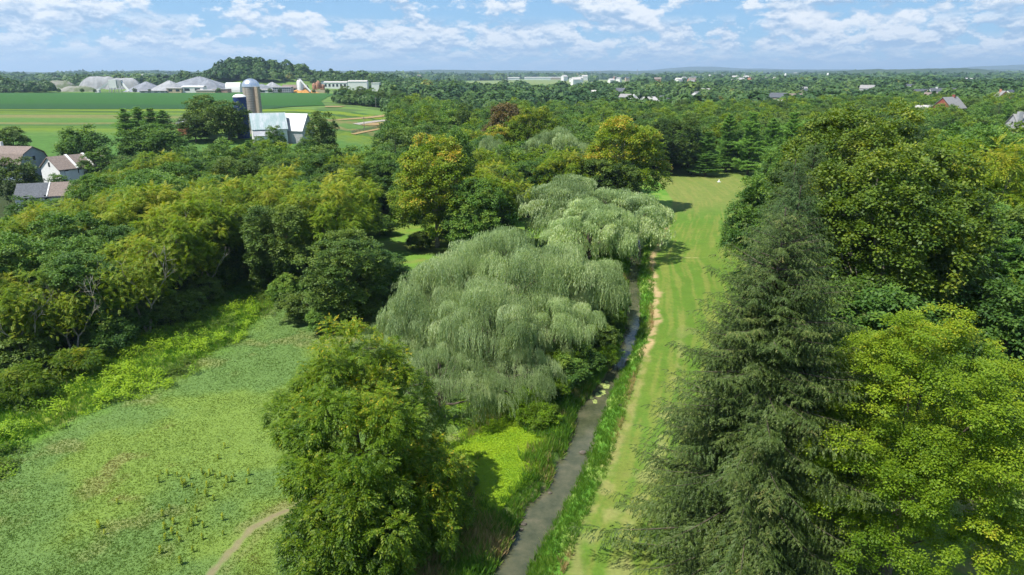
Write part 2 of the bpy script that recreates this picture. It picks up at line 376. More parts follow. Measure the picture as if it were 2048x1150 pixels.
    # creek bed and muddy margin
    d = np.maximum(cl(y)-x, x-cr(y))
    col = mixv(col, (0.115, 0.105, 0.060), (1-ss(d+(n3-.5)*.9, .0, .35))*(1-ss(y, 230, 260)))
    # beyond
    fr = ss(y+(n1-.5)*12, 215, 240)
    farc = np.zeros_like(base)+np.array((0.075, 0.125, 0.03)); farc = mixv(farc, (0.12, 0.20, 0.035), ss(n4, .40, .55))
    big = fbm(x, y, 700, 3, 9); farc = mixv(farc, (0.16, 0.20, 0.06), ss(big, .52, .58)*ss(y, 1500, 2500))
    col = col*(1-fr[..., None])+farc*fr[..., None]
    return np.clip(col, 0, 1)

def mat_land(name, fine=1.0, bumpd=0.10):
    m = bpy.data.materials.new(name); m.use_nodes = True; t = NT(m.node_tree)
    at_ = t.n('ShaderNodeAttribute', attribute_name='col')
    tc = t.n('ShaderNodeTexCoord')
    n1 = t.n('ShaderNodeTexNoise', ins={'Vector': tc.outputs['Object'], 'Scale': 3.3, 'Detail': 7.0, 'Roughness': 0.7})
    n2 = t.n('ShaderNodeTexNoise', ins={'Vector': tc.outputs['Object'], 'Scale': 0.55, 'Detail': 4.0, 'Roughness': 0.6})
    f = t.m('ADD', t.m('MULTIPLY', n1.outputs[0], 0.9*fine), t.m('MULTIPLY', n2.outputs[0], 0.5*fine))
    f = t.m('ADD', f, 1.0-0.7*fine)
    col = t.mixc(1.0, at_.outputs['Color'], t.n('ShaderNodeCombineXYZ', ins={0: f, 1: f, 2: f}).outputs[0], 'MULTIPLY')
    bp = t.n('ShaderNodeBump', ins={'Strength': 0.55, 'Distance': bumpd, 'Height': n1.outputs[0]})
    pb = t.n('ShaderNodeBsdfPrincipled', ins={'Base Color': col, 'Roughness': 0.9, 'Specular IOR Level': 0.12, 'Normal': bp.outputs[0]})
    t.n('ShaderNodeOutputMaterial', ins={0: pb.outputs[0]})
    return m
M_land = mat_land('land', .75, .05); M_fair = mat_land('mown_grass', 1.0, 0.03)

def axis_near(lo, hi, d): return np.arange(lo, hi, d)
ys = [-60.0]
while ys[-1] < 26: ys.append(ys[-1]+1.2)
while ys[-1] < 26000:
    ys.append(ys[-1]+max(0.26, 0.0042*ys[-1]) if ys[-1] < 300 else ys[-1]*1.018)
ys = np.array(ys)
xs = list(np.arange(-62, 62, 0.30)); step = 0.3
xr = [xs[-1]]
while xr[-1] < 30000: step *= 1.035; xr.append(xr[-1]+step)
xs = np.array([-v-0.0 for v in xr[:0:-1]] + xs + xr[1:])
GX, GY = np.meshgrid(xs, ys)
GZ = gz(GX, GY)
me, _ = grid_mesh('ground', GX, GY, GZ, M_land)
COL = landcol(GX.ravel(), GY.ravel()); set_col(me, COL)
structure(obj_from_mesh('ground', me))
def overlay(name, maskf, dz, material):
    cx = (GX[:-1, :-1]+GX[1:, 1:])/2; cyy = (GY[:-1, :-1]+GY[1:, 1:])/2
    me, used = grid_mesh(name, GX, GY, GZ+dz, material, maskf(cx, cyy))
    set_col(me, COL[used]); return structure(obj_from_mesh(name, me))
overlay('fairway', lambda x, y: (x > fl(y)) & (x < 16+np.interp(y, [0, 40, 60, 90, 120, 170, 220], [2, 2, 6.5, 15, 29, 47, 64])+3) & (y < 222) & (y > -40), 0.010, M_fair)
overlay('meadow', lambda x, y: (x > wd(y)) & (x < np.minimum(cl(y)-9, -6+y*.02)) & (y < 96) & (y > -40) & (seg_dist(x, y, TRACK) > 2.2), 0.008, M_land)
overlay('dirt_path', lambda x, y: (seg_dist(x, y, TRACK) < 2.0) & (y > 20), 0.012, M_land)

# water
def mat_water():
    m = bpy.data.materials.new('creek_water'); m.use_nodes = True; t = NT(m.node_tree)
    tc = t.n('ShaderNodeTexCoord')
    n = t.n('ShaderNodeTexNoise', ins={'Vector': tc.outputs['Object'], 'Scale': 0.45, 'Detail': 8.0, 'Roughness': 0.68})
    w = t.n('ShaderNodeTexNoise', ins={'Vector': tc.outputs['Object'], 'Scale': 5.0, 'Detail': 3.0})
    col = t.ramp(n.outputs[0], [(0.34, (0.034, 0.043, 0.020)), (0.48, (0.060, 0.066, 0.034)), (0.60, (0.086, 0.086, 0.047)), (0.72, (0.13, 0.115, 0.070))])
    bp = t.n('ShaderNodeBump', ins={'Strength': 0.25, 'Distance': 0.03, 'Height': w.outputs[0]})
    pb = t.n('ShaderNodeBsdfPrincipled', ins={'Base Color': col, 'Roughness': 0.08, 'Specular IOR Level': 0.5, 'IOR': 1.33, 'Normal': bp.outputs[0]})
    t.n('ShaderNodeOutputMaterial', ins={0: pb.outputs[0]}); return m
yy = np.concatenate([np.arange(-58, 30, 2.), np.arange(30, 240, .5)]); V = []
wx = np.stack([cl(yy)-.9+.35*np.sin(yy*1.7), cl(yy)*.67+cr(yy)*.33, cl(yy)*.33+cr(yy)*.67, cr(yy)+.9+.3*np.sin(yy*1.3)], 1)
me, _ = grid_mesh('creek', wx, np.repeat(yy[:, None], 4, 1), np.full(wx.shape, WZ), mat_water())
structure(obj_from_mesh('creek', me))

# ------------------------------------------------------------------ leaf templates (x = along the twig, z = up)
def T_pinnate(r, n=4, l=.26, w=.11, L=.62):
    q = []
    for i in range(n):
        x = L*(.15+.8*i/n); z = -.28*(x/L)**2*L
        for s in (-1, 1): q.append(leaf((x, 0, z), (.55, s*.8, -.25+r.uniform(-.15, .15)), (r.uniform(-.3, .3), r.uniform(-.3, .3), 1), l*r.uniform(.8, 1.15), w))
    q.append(leaf((L*.95, 0, -.28*L), (1, 0, -.4), (.3, 0, 1), l, w)); return np.array(q)
def T_rosette(r, n=7, l=.22, w=.19, rad=.30):
    q = []
    for i in range(n):
        a = 2*PI*i/n+r.uniform(-.4, .4); rr = rad*r.uniform(.2, 1)
        q.append(leaf((rr*math.cos(a), rr*math.sin(a), r.uniform(-.12, .12)), (math.cos(a), math.sin(a), r.uniform(-.6, .15)), (r.uniform(-.5, .5), r.uniform(-.5, .5), 1), l*r.uniform(.75, 1.2), w*r.uniform(.8, 1.1)))
    return np.array(q)
def T_strand(r, n=16, L=1.0, l=.16, w=.030):
    """hanging willow strand of unit length; x = outward, z = up"""
    q = []; sx = r.uniform(-.12, .22); sy = r.uniform(-.12, .12)
    for i in range(n):
        t = i/n; p = (.16*(1-math.exp(-5*t))+sx*t*t, sy*t*t, .05*math.sin(min(t*8, PI))-t*L*.93)
        a = r.uniform(0, 2*PI); k = r.uniform(.15, .5)
        q.append(leaf(p, (k*math.cos(a), k*math.sin(a), -1), (r.uniform(-1, 1), r.uniform(-1, 1), .3), l*r.uniform(.8, 1.5), w*r.uniform(.8, 1.4)))
    return np.array(q)
def T_spruce(r, n=10, l=.24, w=.055):
    """side twig of a spruce bough: short needles-covered shoots, the tips hanging"""
    q = []
    for i in range(n):
        t = i/n; p = (t*.62, 0, -.35*t*t)
        s = -1 if i % 2 else 1
        q.append(leaf(p, (.6, s*r.uniform(.3, .9), -.45-r.uniform(0, .7)), (r.uniform(-.4, .4), r.uniform(-.4, .4), 1), l*r.uniform(.7, 1.25)*(1.1-.5*t), w*r.uniform(.8, 1.4)))
    q.append(leaf((0, 0, 0), (1, 0, -.25), (0, .3, 1), .5, w*1.3)); q.append(leaf((.35, 0, -.12), (1, 0, -.7), (0, 1, .3), .42, w*1.3))
    return np.array(q)
def T_tuft(r, n=9, l=.34, w=.07):
    q = []
    for i in range(n):
        a = 2*PI*i/n+r.uniform(-.3, .3)
        q.append(leaf((0, 0, 0), (math.cos(a)*.9, math.sin(a)*.9, r.uniform(.0, .9)), (r.uniform(-.6, .6), r.uniform(-.6, .6), 1), l*r.uniform(.7, 1.2), w*r.uniform(.8, 1.3)))
    return np.array(q)
_r = random.Random(11)
TP = [T_pinnate(_r) for _ in range(5)]
TPf = [T_pinnate(_r, 5, .20, .09, .62) for _ in range(5)]
TR = [T_rosette(_r) for _ in range(5)]
TRs = [T_rosette(_r, 7, .19, .15, .30) for _ in range(5)]
TRb = [T_rosette(_r, 5, .30, .26, .34) for _ in range(5)]
TS = [T_strand(_r) for _ in range(6)]
TSc = [T_strand(_r, 9, 1.0, .21, .07) for _ in range(5)]
TN = [T_spruce(_r) for _ in range(5)]
TT_ = [T_tuft(_r) for _ in range(4)]

def boughs(rng, R, H, cb, nb, br, env_noise=.16, low=-.55, squash=1.0, topbias=0.0):
    """centres and radii of the boughs that make a crown of radius R between heights cb and H"""
    hz = (H-cb)/2; zc = cb+hz*.92
    i = np.arange(nb)+.5; z = 1-(1-low)*i/nb; a = i*2.39996+rng.uniform(0, 6); r = np.sqrt(np.maximum(0, 1-z*z))
    d = np.stack([r*np.cos(a), r*np.sin(a), z], -1) + rng.normal(0, .12, (nb, 3)); d = nrm(d)
    ph = rng.uniform(0, 6, 6)
    e = 1+env_noise*(np.sin(3*np.arctan2(d[:, 1], d[:, 0])+ph[0])*.6+np.sin(2*np.arctan2(d[:, 1], d[:, 0])+ph[1])*.5+np.sin(4*d[:, 2]+ph[2])*.5)+rng.normal(0, env_noise*.35, nb)
    rad = br*rng.uniform(.72, 1.3, nb)
    P = d*e[:, None]*np.array([R-br*.9, R-br*.9, hz-br*.75])
    P[:, 2] *= squash
    return np.array([0, 0, zc])+P, rad, d, zc
def crown_quads(rng, R, H, cb, nb, br, nc, cr, ns, Ts, S, env_noise=.16, low=-.55, droop=.25, leafvar=.14, holes=.0):
    B, rad, D, zc = boughs(rng, R, H, cb, nb, br, env_noise, low)
    # a few inner boughs keep the sky from showing straight through
    ni = max(3, nb//5); Bi = np.array([0, 0, zc])+rdirs(rng, ni)*np.array([R, R, (H-cb)/2])*.38
    B = np.concatenate([B, Bi]); rad = np.concatenate([rad, np.full(ni, br*1.25)]); D = np.concatenate([D, nrm(Bi-[0, 0, zc])])
    keep = rng.random(len(B)) > holes; B = B[keep]; rad = rad[keep]; D = D[keep]; nb = len(B)
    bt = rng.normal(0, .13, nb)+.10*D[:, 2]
    d2 = nrm(rdirs(rng, nb*nc).reshape(nb, nc, 3)+D[:, None]*.55+np.array([0, 0, .25]))
    Cc = B[:, None]+d2*rad[:, None, None]*rng.uniform(.72, 1.08, (nb, nc, 1))*np.array([1, 1, .78]); ct = bt[:, None]+rng.normal(0, .10, (nb, nc))
    Cc = Cc.reshape(-1, 3); d2 = d2.reshape(-1, 3); ct = ct.ravel(); n = len(Cc)
    d3 = nrm(rdirs(rng, n*ns).reshape(n, ns, 3)+d2[:, None]*.7+np.array([0, 0, .35]))
    cs = cr*rng.uniform(.6, 1.35, (n, 1, 1))
    P = (Cc[:, None]+d3*cs*rng.uniform(.55, 1.1, (n, ns, 1))*np.array([1, 1, .7])).reshape(-1, 3)
    X = d3.reshape(-1, 3)*np.array([1, 1, .5])+rng.normal(0, .25, (len(P), 3))-np.array([0, 0, droop])
    Z = np.array([0, 0, 1.0])+d3.reshape(-1, 3)*.55+rng.normal(0, .22, (len(P), 3))
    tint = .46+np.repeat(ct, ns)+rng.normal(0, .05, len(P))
    ok = P[:, 2] > .25; P = P[ok]; X = X[ok]; Z = Z[ok]; tint = tint[ok]
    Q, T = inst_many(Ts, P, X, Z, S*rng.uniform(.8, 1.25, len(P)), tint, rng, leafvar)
    return Q, T, B, zc
def limbs(rng, B, H, cb, r0, lean=(0, 0), forks=9, r1=.28, pick=None, zc=None):
    top = np.array([lean[0], lean[1], cb+(H-cb)*.72]); k = 7
    t = np.linspace(0, 1, k)[:, None]; w = rng.normal(0, .12, (k, 3))*[1, 1, 0]; w[0] = 0
    tr = t*top+w*H*.03; tr[0, 2] = -.6
    Q = [tube(tr, r0*(1-.82*t[:, 0])*np.where(t[:, 0] == 0, 1.35, 1), 9)]
    order = rng.permutation(len(B))[:forks]
    for b in B[order]:
        f = rng.uniform(.28, .8); i0 = f*(k-1); a = tr[int(i0)]*(1-(i0 % 1))+tr[min(int(i0)+1, k-1)]*(i0 % 1)
        if a[2] > b[2]: a = tr[1]*.6+tr[2]*.4
        m1 = a+(b-a)*.4+np.array([0, 0, -.05*H*rng.uniform(0, 1)]); m2 = a+(b-a)*.75+rng.normal(0, .25, 3)
        rr = r0*r1*(1.1-f*.5)
        Q.append(tube([a, m1, m2, b], [rr, rr*.75, rr*.5, rr*.18], 6))
        for _ in range(3):
            e = b+rng.normal(0, 1, 3)*[.9, .9, .6]*H*.05+np.array([0, 0, .03*H]); Q.append(tube([m2, (m2+e)/2+rng.normal(0, .1, 3), e], [rr*.32, rr*.2, rr*.06], 4))
    return np.concatenate(Q)
PROTO = {}
def make_proto(key, leafmat, barkmat, Q, T, tq):
    PROTO[key] = (quad_mesh(key+'_crown', Q, leafmat, T), quad_mesh(key+'_trunk', tq, barkmat))
def broad(key, leafmat, R, H, cb, nb, br, nc, cr, ns, Ts, S, seed, bark=None, env=.16, low=-.55, forks=9, droop=.25, leafvar=.14, holes=0., r0=None):
    rng = np.random.default_rng(seed)
    Q, T, B, zc = crown_quads(rng, R, H, cb, nb, br, nc, cr, ns, Ts, S, env, low, droop, leafvar, holes)
    make_proto(key, leafmat, bark or M_bark, Q, T, limbs(rng, B, H, cb, r0 or H*.018+.06, forks=forks))
def willow(key, R, H, nb, br, ns, seed, Ts=TS, Ls=(1.3, 4.0), mat=None, low=-.35, sway=(.25, -.1)):
    """dome of boughs; each bough arches over and carries several curtains of hanging strands"""
    rng = np.random.default_rng(seed)
    B, rad, D, zc = boughs(rng, R, H, H*.12, nb, br, .30, low)
    rad = rad*rng.uniform(.75, 1.25, len(rad))
    P, X, Z, T, S = [], [], [], [], []
    for b, r, d in zip(B, rad, D):
        if rng.random() < .12: continue
        bt = rng.normal(0, .17); nl = 7
        ld = nrm(rdirs(rng, nl, -.1)+d*.7+[0, 0, .15]); lc = b+ld*r*.75*[1, 1, .7]
        for c, q0 in zip(lc, ld):
            lr = r*rng.uniform(.26, .58); nn = int(ns/nl*(r/br)**2); q = nrm(rdirs(rng, nn, -.1)+q0*.5)
            p = c+q*lr*[1, 1, .6]*rng.uniform(.7, 1.05, (nn, 1)); lt = bt+rng.normal(0, .12); sw = rng.normal(0, .42, 3)*[1, 1, 0]
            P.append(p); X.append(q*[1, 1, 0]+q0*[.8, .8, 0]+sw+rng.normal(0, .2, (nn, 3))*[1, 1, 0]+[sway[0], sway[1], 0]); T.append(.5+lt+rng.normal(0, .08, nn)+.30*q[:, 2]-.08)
            S.append(rng.uniform(Ls[0], Ls[1])*rng.uniform(.6, 1.15, nn)*(.5+.5*np.clip(1-q[:, 2], 0, 1)))
            Z.append(np.tile([0, 0, 1.], (nn, 1))+rng.normal(0, .10, (nn, 3))-sw*.35)
    P = np.concatenate(P); X = np.concatenate(X)+1e-3; T = np.concatenate(T); S = np.concatenate(S); Z = np.concatenate(Z)
    S = np.minimum(S, np.maximum(P[:, 2]-.2, .4)); ok = P[:, 2] > .5
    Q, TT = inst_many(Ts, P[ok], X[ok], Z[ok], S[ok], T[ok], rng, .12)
    tq = limbs(rng, B, H, H*.15, H*.03+.12, forks=min(len(B), 18), r1=.42)
    make_proto(key, mat or M_willow, M_bark, Q, TT, tq)
def spruce(key, R, H, seed, mat, whorl=.34, per=6, step=.27, S=1.0, Ts=TN, droop=.30, z0=.9, power=.66, sub=True):
    rng = np.random.default_rng(seed); P, X, Z, T, SS = [], [], [], [], []; tq = []
    z = z0; prev = 1.0
    while z < H-.35:
        u = z/H; L0 = R*(1-u)**power*(.75+.25*min(1, (u+.02)/.12))*(1+.10*math.sin(z*2.3+seed))+.25
        a0 = rng.uniform(0, 6)
        for k in range(per if u < .85 else per-2):
            a = a0+2*PI*k/per+rng.normal(0, .22); L = L0*rng.uniform(.66, 1.16)
            if rng.random() < .10: L *= 1.18
            n = max(3, int(L/step)); t = (np.arange(n)+rng.uniform(.2, .8))/n; t = t[t > .12]
            dz = (.42*(u**1.5)-droop*(1-u*.6))*L*t+.22*L*t**3*(1-u*.3)+ (.05*L*np.sin(t*PI))
            c, s = math.cos(a), math.sin(a); lat = rng.normal(0, .05)*L*t*t
            ax = np.stack([c*L*t-s*lat, s*L*t+c*lat, z+dz], -1); bt = rng.normal(0, .10)+.12*(rng.random() < .12)
            if sub and L > 1.2 and rng.random() < .75:
                m = np.array([[0, 0, z]]+[list(p) for p in ax[::max(1, len(ax)//4)]]); tq.append(tube(m, np.linspace(.022+L*.006, .006, len(m)), 4))
            for sgn in (-1, 1):
                nn = len(ax); sl = np.clip((1.12-t)*L*.30, .28, 1.25)*rng.uniform(.7, 1.2, nn)
                od = np.stack([c*.7-s*sgn, s*.7+c*sgn, rng.uniform(-.35, .05, nn)], -1) if False else np.stack([np.full(nn, c*.75-s*sgn), np.full(nn, s*.75+c*sgn), rng.uniform(-.45, .05, nn)], -1)
                k_ = 2 if sub else 1
                for j in range(k_):
                    P.append(ax+nrm(od)*(sl*.62*j)[:, None]+rng.normal(0, .03, (nn, 3))-np.array([0, 0, .14])*j*sl[:, None]); X.append(od+rng.normal(0, .25, (nn, 3))); Z.append(np.tile([0, 0, 1.], (nn, 1))+rng.normal(0, .2, (nn, 3)))
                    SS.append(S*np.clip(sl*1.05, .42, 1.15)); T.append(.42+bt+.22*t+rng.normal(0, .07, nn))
            # the tip
            P.append(ax[-1:]); X.append(np.array([[c, s, .15]])); Z.append(np.array([[0, 0, 1.]])); SS.append(np.array([S*.8])); T.append(np.array([.72+bt]))
        z += whorl*(1.0 if u < .7 else .8)*rng.uniform(.8, 1.2)
    # leader
    for k in range(14):
        zz = H-.1*k; a = rng.uniform(0, 6); P.append(np.array([[0, 0, zz-.3]])); X.append(np.array([[math.cos(a)*.6, math.sin(a)*.6, .9]])); Z.append(np.array([[0, 0, 1.]])); SS.append(np.array([S*(.35+.03*k)])); T.append(np.array([.6]))
    P = np.concatenate(P); X = np.concatenate(X); Z = np.concatenate(Z); T = np.concatenate(T); SS = np.concatenate(SS)
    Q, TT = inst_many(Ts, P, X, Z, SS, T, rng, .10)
    tq.append(tube([[0, 0, -.5], [.05, 0, H*.25], [-.05, .04, H*.6], [0, 0, H]], [H*.018+.05, H*.014, H*.008, .03], 9))
    make_proto(key, mat, M_bark, Q, TT, np.concatenate(tq))
def pine(key, R, H, seed, S=1.0, whorl=.85, per=6):
    """white pine: layered flat plates of soft tufts"""
    rng = np.random.default_rng(seed); P, T, SS = [], [], []; tq = []
    z = H*.10
    while z < H-.5:
        u = z/H; L0 = R*(1.05-u)**.62*(.8+.2*math.sin(z*1.1+seed)); a0 = rng.uniform(0, 6)
        for k in range(per):
            a = a0+2*PI*k/per+rng.normal(0, .25); L = L0*rng.uniform(.6, 1.15); c, s = math.cos(a), math.sin(a)
            rise = (.10+.5*u)*L
            tq.append(tube([[0, 0, z], [c*L*.5, s*L*.5, z+rise*.35], [c*L*.95, s*L*.95, z+rise]], [.05+.02*L, .04, .015], 4))
            n = int(62*L/3+12); t = rng.uniform(.22, 1.05, n); lat = rng.normal(0, .22, n)*L*(.35+.65*np.sin(np.clip(t, 0, 1)*PI*.8))
            P.append(np.stack([c*L*t-s*lat, s*L*t+c*lat, z+rise*t**1.3+rng.normal(0, .10, n)-.10*np.abs(lat)], -1)); T.append(.40+.25*t+rng.normal(0, .10, n)+rng.normal(0, .07)); SS.append(S*rng.uniform(.7, 1.25, n))
        z += whorl*rng.uniform(.75, 1.25)
    P.append(np.stack([rng.normal(0, .2, 12), rng.normal(0, .2, 12), rng.uniform(H-1.3, H, 12)], -1)); T.append(np.full(12, .6)); SS.append(np.full(12, S*.7))
    P = np.concatenate(P); T = np.concatenate(T); SS = np.concatenate(SS)
    X = rdirs(rng, len(P))*[1, 1, .1]; Z = np.tile([0, 0, 1.], (len(P), 1))+rng.normal(0, .25, (len(P), 3))
    Q, TT = inst_many(TT_, P, X, Z, SS, T, rng, .12)
    tq.append(tube([[0, 0, -.5], [.1, 0, H*.4], [0, 0, H]], [H*.017+.05, H*.011, .03], 7))
    make_proto(key, M_pine, M_bark, Q, TT, np.concatenate(tq))

HEROES = []   # (x, y, radius) keeps the filling trees away
def plant(name, key, x, y, s=1.0, rz=0.0, label=None, cat='tree', group=None, sz=None, crown_name='crown', dz=0.0):
    e = empty(name, (x, y, float(gz(x, y))+dz), rz); e.scale = (s, s, sz or s)
    tag(e, label, cat, group)
    cm, tm = PROTO[key]
    obj_from_mesh(crown_name, cm, e); obj_from_mesh('trunk' if cat == 'tree' else 'stem', tm, e)
    return e
def hero(name, key, px, ptop, Y, H0, label, R=6, s=None, rz=0.0, group=None, cat='tree', dx=0, smul=1.0):
    """stand a tree at ground distance Y so that its top is at the height the photograph shows"""
    x, ztop = at(px, ptop, Y); g = float(gz(x, Y)); H = ztop-g; k = H/H0
    HEROES.append((x, Y, R))
    return plant(name, key, x, Y, k if s is None else s, rz, label, cat, group, sz=k)

# ------------------------------------------------------------------ tree kinds
broad('walnut', M_walnut, 6.7, 15.5, 1.2, 36, 1.95, 17, .62, 24, TP, .80, 101, env=.24, forks=14, leafvar=.16)
broad('walnut_low', M_walnut, 4.0, 7.2, .3, 24, 1.35, 13, .55, 13, TP, .95, 102, env=.22, forks=8, low=-.75, leafvar=.2)
broad('maple', M_maple, 6.6, 17.5, .9, 60, 1.8, 19, .58, 28, TRs, .62, 103, env=.12, forks=14)
broad('sycamore', M_syc, 10.0, 27.0, 3.5, 80, 2.3, 16, .85, 15, TRb, 1.05, 104, env=.15, bark=M_barkpale, forks=20, leafvar=.13)
broad('yellow_sycamore', M_sycy, 8.5, 20.5, 2.0, 55, 2.1, 13, .85, 11, TRb, 1.2, 105, env=.22, bark=M_barkpale, forks=16, leafvar=.15)
broad('locust', M_locust, 5.6, 14.0, 3.2, 36, 1.6, 12, .62, 11, TPf, 1.15, 106, env=.24, forks=14, bark=M_barkpale, holes=.06, leafvar=.13)
broad('locust_leggy', M_locust, 4.8, 13.5, 5.0, 26, 1.5, 11, .6, 11, TPf, 1.1, 107, env=.28, forks=16, bark=M_barkpale, holes=.1, leafvar=.18)
broad('linden', M_green, 5.8, 13.5, 1.2, 42, 1.7, 12, .65, 11, TR, 1.15, 108, env=.18, low=-.7)
broad('ash', M_green, 6.5, 15.0, 2.0, 34, 2.0, 12, .8, 10, TR, 1.45, 109, env=.24, low=-.6)
broad('elm', M_dark, 6.2, 14.0, 1.0, 40, 1.75, 12, .65, 11, TR, 1.15, 110, env=.17, low=-.75)
broad('redwood_leaf', M_rust, 4.5, 9.5, 1.0, 26, 1.5, 9, .6, 9, TR, 1.3, 111, env=.22)
broad('bush', M_green, 2.6, 3.6, .0, 16, .9, 10, .38, 10, TR, .72, 112, env=.25, low=-.3, forks=6, r0=.08)
broad('dark_bush', M_dark, 2.6, 3.4, .0, 16, .9, 10, .38, 10, TR, .72, 113, env=.25, low=-.3, forks=6, r0=.08)
broad('bright_bush', M_weed, 2.2, 2.6, .0, 14, .8, 10, .35, 9, TRs, .7, 114, env=.3, low=-.2, forks=5, r0=.05)
broad('yellow_bush', M_walnut, 2.6, 3.2, .0, 14, .9, 10, .4, 10, TPf, .72, 115, env=.3, low=-.3, forks=6, r0=.06, leafvar=.22)
broad('purple_bush', M_purple, 2.4, 3.4, .0, 12, .9, 8, .4, 8, TR, .9, 116, env=.25, low=-.3, forks=4, r0=.06)
willow('willow', 9.8, 14.0, 54, 2.9, 260, 201, low=-.5)
willow('willow_b', 7.8, 12.0, 44, 2.5, 250, 202, low=-.55)
willow('willow_low', 5.4, 8.0, 32, 1.9, 240, 203, low=-.5, Ls=(1.0, 2.2))
willow('willow_far', 8.5, 14.0, 40, 2.7, 240, 204, low=-.5, Ts=TSc, Ls=(1.5, 3.2))
spruce('spruce', 8.2, 25.0, 301, M_spruce, whorl=.28, per=7, S=1.0, power=.62)
spruce('spruce_b', 6.2, 25.0, 302, M_spruce2, whorl=.30, step=.22, power=.6, S=1.1)
spruce('spruce_far', 4.6, 18.0, 303, M_spruce2, whorl=.8, step=.6, per=6, S=1.8, sub=False)
pine('white_pine', 6.0, 19.0, 401, S=1.2)
pine('white_pine_b', 5.2, 17.0, 402, S=1.3, whorl=.95)
# coarser trees for the distance
for k, (mt, sd_) in enumerate([(M_green, 501), (M_dark, 502), (M_locust, 503), (M_green, 504), (M_sycy, 505)]):
    broad('mid_%d' % k, mt, 6.0, 13.5, .8, 28, 1.9, 9, .9, 6, TR, 2.1, sd_, env=.20, low=-.6, forks=5)
# bare stems for the wood's edge
def bare_tree(key, H, seed):
    rng = np.random.default_rng(seed); Q = []
    def grow(p, d, L, r, dep):
        d = d/np.linalg.norm(d); m = p+d*L*.5+rng.normal(0, .05, 3)*L; e = p+d*L
        Q.append(tube([p, m, e], [r, r*.85, r*.6], 6 if dep < 2 else 4))
        if dep < 4:
            for _ in range(2 if dep < 3 else 3): grow(e, d+rng.normal(0, .42, 3)+[0, 0, .15], L*rng.uniform(.55, .8), r*.58, dep+1)
    for a in (0, 2.2): grow(np.array([0, 0, -.4]), np.array([math.cos(a)*.22, math.sin(a)*.22, 1.]), H*.42, .15, 0)
    rn = rng; n = 500
    P = np.stack([rn.normal(0, H*.14, n), rn.normal(0, H*.14, n), rn.uniform(H*.5, H, n)], -1)
    q, t = inst_many(TPf, P, rdirs(rn, n), np.tile([0, 0, 1.], (n, 1)), rn.uniform(.7, 1.1, n), np.full(n, .7), rn, .25)
    make_proto(key, M_locust, M_barkpale, q, t, np.concatenate(Q))
bare_tree('bare_tree', 8.0, 77)

# ------------------------------------------------------------------ the big trees, one by one
hero('walnut_tree', 'walnut', 700, 668, 43.5, 15.5, 'big yellow-green walnut in the near meadow, its crown against the grey willow', R=6.5, rz=.4, s=.86)
hero('walnut_tree', 'walnut_low', 690, 950, 37.0, 7.2, 'low yellowing walnut bush in front of the big meadow walnut, beside the dirt path', R=3.5, s=.9, rz=1.0)
hero('walnut_tree', 'walnut_low', 848, 905, 40.5, 7.2, 'low walnut bush on the creek side of the big meadow walnut', R=3, s=.74, rz=2.2)
hero('spruce_tree', 'spruce', 1572, 415, 38.5, 25.0, 'huge olive spruce with drooping boughs at the near edge of the fairway', R=7.5, rz=.3, s=1.03)
hero('spruce_tree', 'spruce_b', 1602, 372, 48.0, 25.0, 'tall dark green spruce just behind the huge olive spruce', R=6, rz=1.2)
hero('spruce_tree', 'spruce_b', 1592, 318, 61.0, 25.0, 'dark spruce third in the receding row behind the huge olive spruce', R=5, s=.9, rz=3.2)
hero('spruce_tree', 'spruce_b', 1632, 285, 76.0, 25.0, 'dark spruce fourth in the receding row, left of the tallest sycamore', R=5, s=.85, rz=4.2)
hero('spruce_tree', 'spruce_b', 1625, 248, 98.0, 25.0, 'slender dark spruce between the fairway maple and the tall sycamores', R=5, s=.75, rz=2.2)
hero('maple_tree', 'maple', 1868, 634, 37.5, 17.5, 'bright lime-green maple with a round crown right of the huge olive spruce', R=7, rz=.8)
hero('sycamore_tree', 'sycamore', 1808, 292, 64.0, 27.0, 'tall broad sycamore directly behind the lime-green maple', R=9, rz=.2, s=.88)
hero('sycamore_tree', 'sycamore', 1722, 214, 82.0, 27.0, 'tallest yellow-green sycamore, topmost crown right of the fairway', R=9, rz=2.0, s=.92)
hero('maple_tree', 'linden', 1535, 352, 106.0, 13.5, 'mid green maple overhanging the right edge of the fairway, behind the spruces', R=5.5, s=.98, rz=.5)
hero('sycamore_tree', 'yellow_sycamore', 868, 272, 128.0, 20.5, 'round golden-green sycamore standing alone behind the small clearing', R=8, s=.98)
hero('sycamore_tree', 'yellow_sycamore', 1252, 232, 166.0, 20.5, 'golden sycamore behind the far willow, at the left edge of the fairway', R=9, s=1.12, rz=2.1)
hero('sycamore_tree', 'yellow_sycamore', 1062, 214, 215.0, 20.5, 'golden sycamore with bare white branches behind the pale distant willow', R=9, s=1.1, rz=4.)
hero('sycamore_tree', 'yellow_sycamore', 985, 252, 212.0, 20.5, 'lower golden sycamore left of the one with bare white branches', R=8, s=1.0, rz=5.)
hero('rusty_tree', 'redwood_leaf', 1016, 202, 232.0, 9.5, 'tree with rusty red-brown crown above the golden sycamores', R=6, s=1.6)
hero('willow_tree', 'willow', 1010, 462, 82.0, 14.0, 'largest grey-green willow, centre of the picture by the creek', R=9, s=1.0)
hero('willow_tree', 'willow_b', 890, 540, 74.0, 12.0, 'grey-green willow behind the top of the big walnut', R=7, s=.92, rz=1.1)
hero('willow_tree', 'willow_b', 1142, 505, 85.0, 12.0, 'grey-green willow leaning over the creek, right of the largest willow', R=7, s=.84, rz=2.5)
hero('willow_tree', 'willow_b', 965, 580, 68.0, 12.0, 'drooping willow in front of the largest willow, its curtains reaching the herbs', R=6, s=.78, rz=4.5)
hero('willow_tree', 'willow_b', 1095, 600, 73.0, 12.0, 'dull green willow below the one leaning over the creek', R=6, s=.66, rz=5.3)
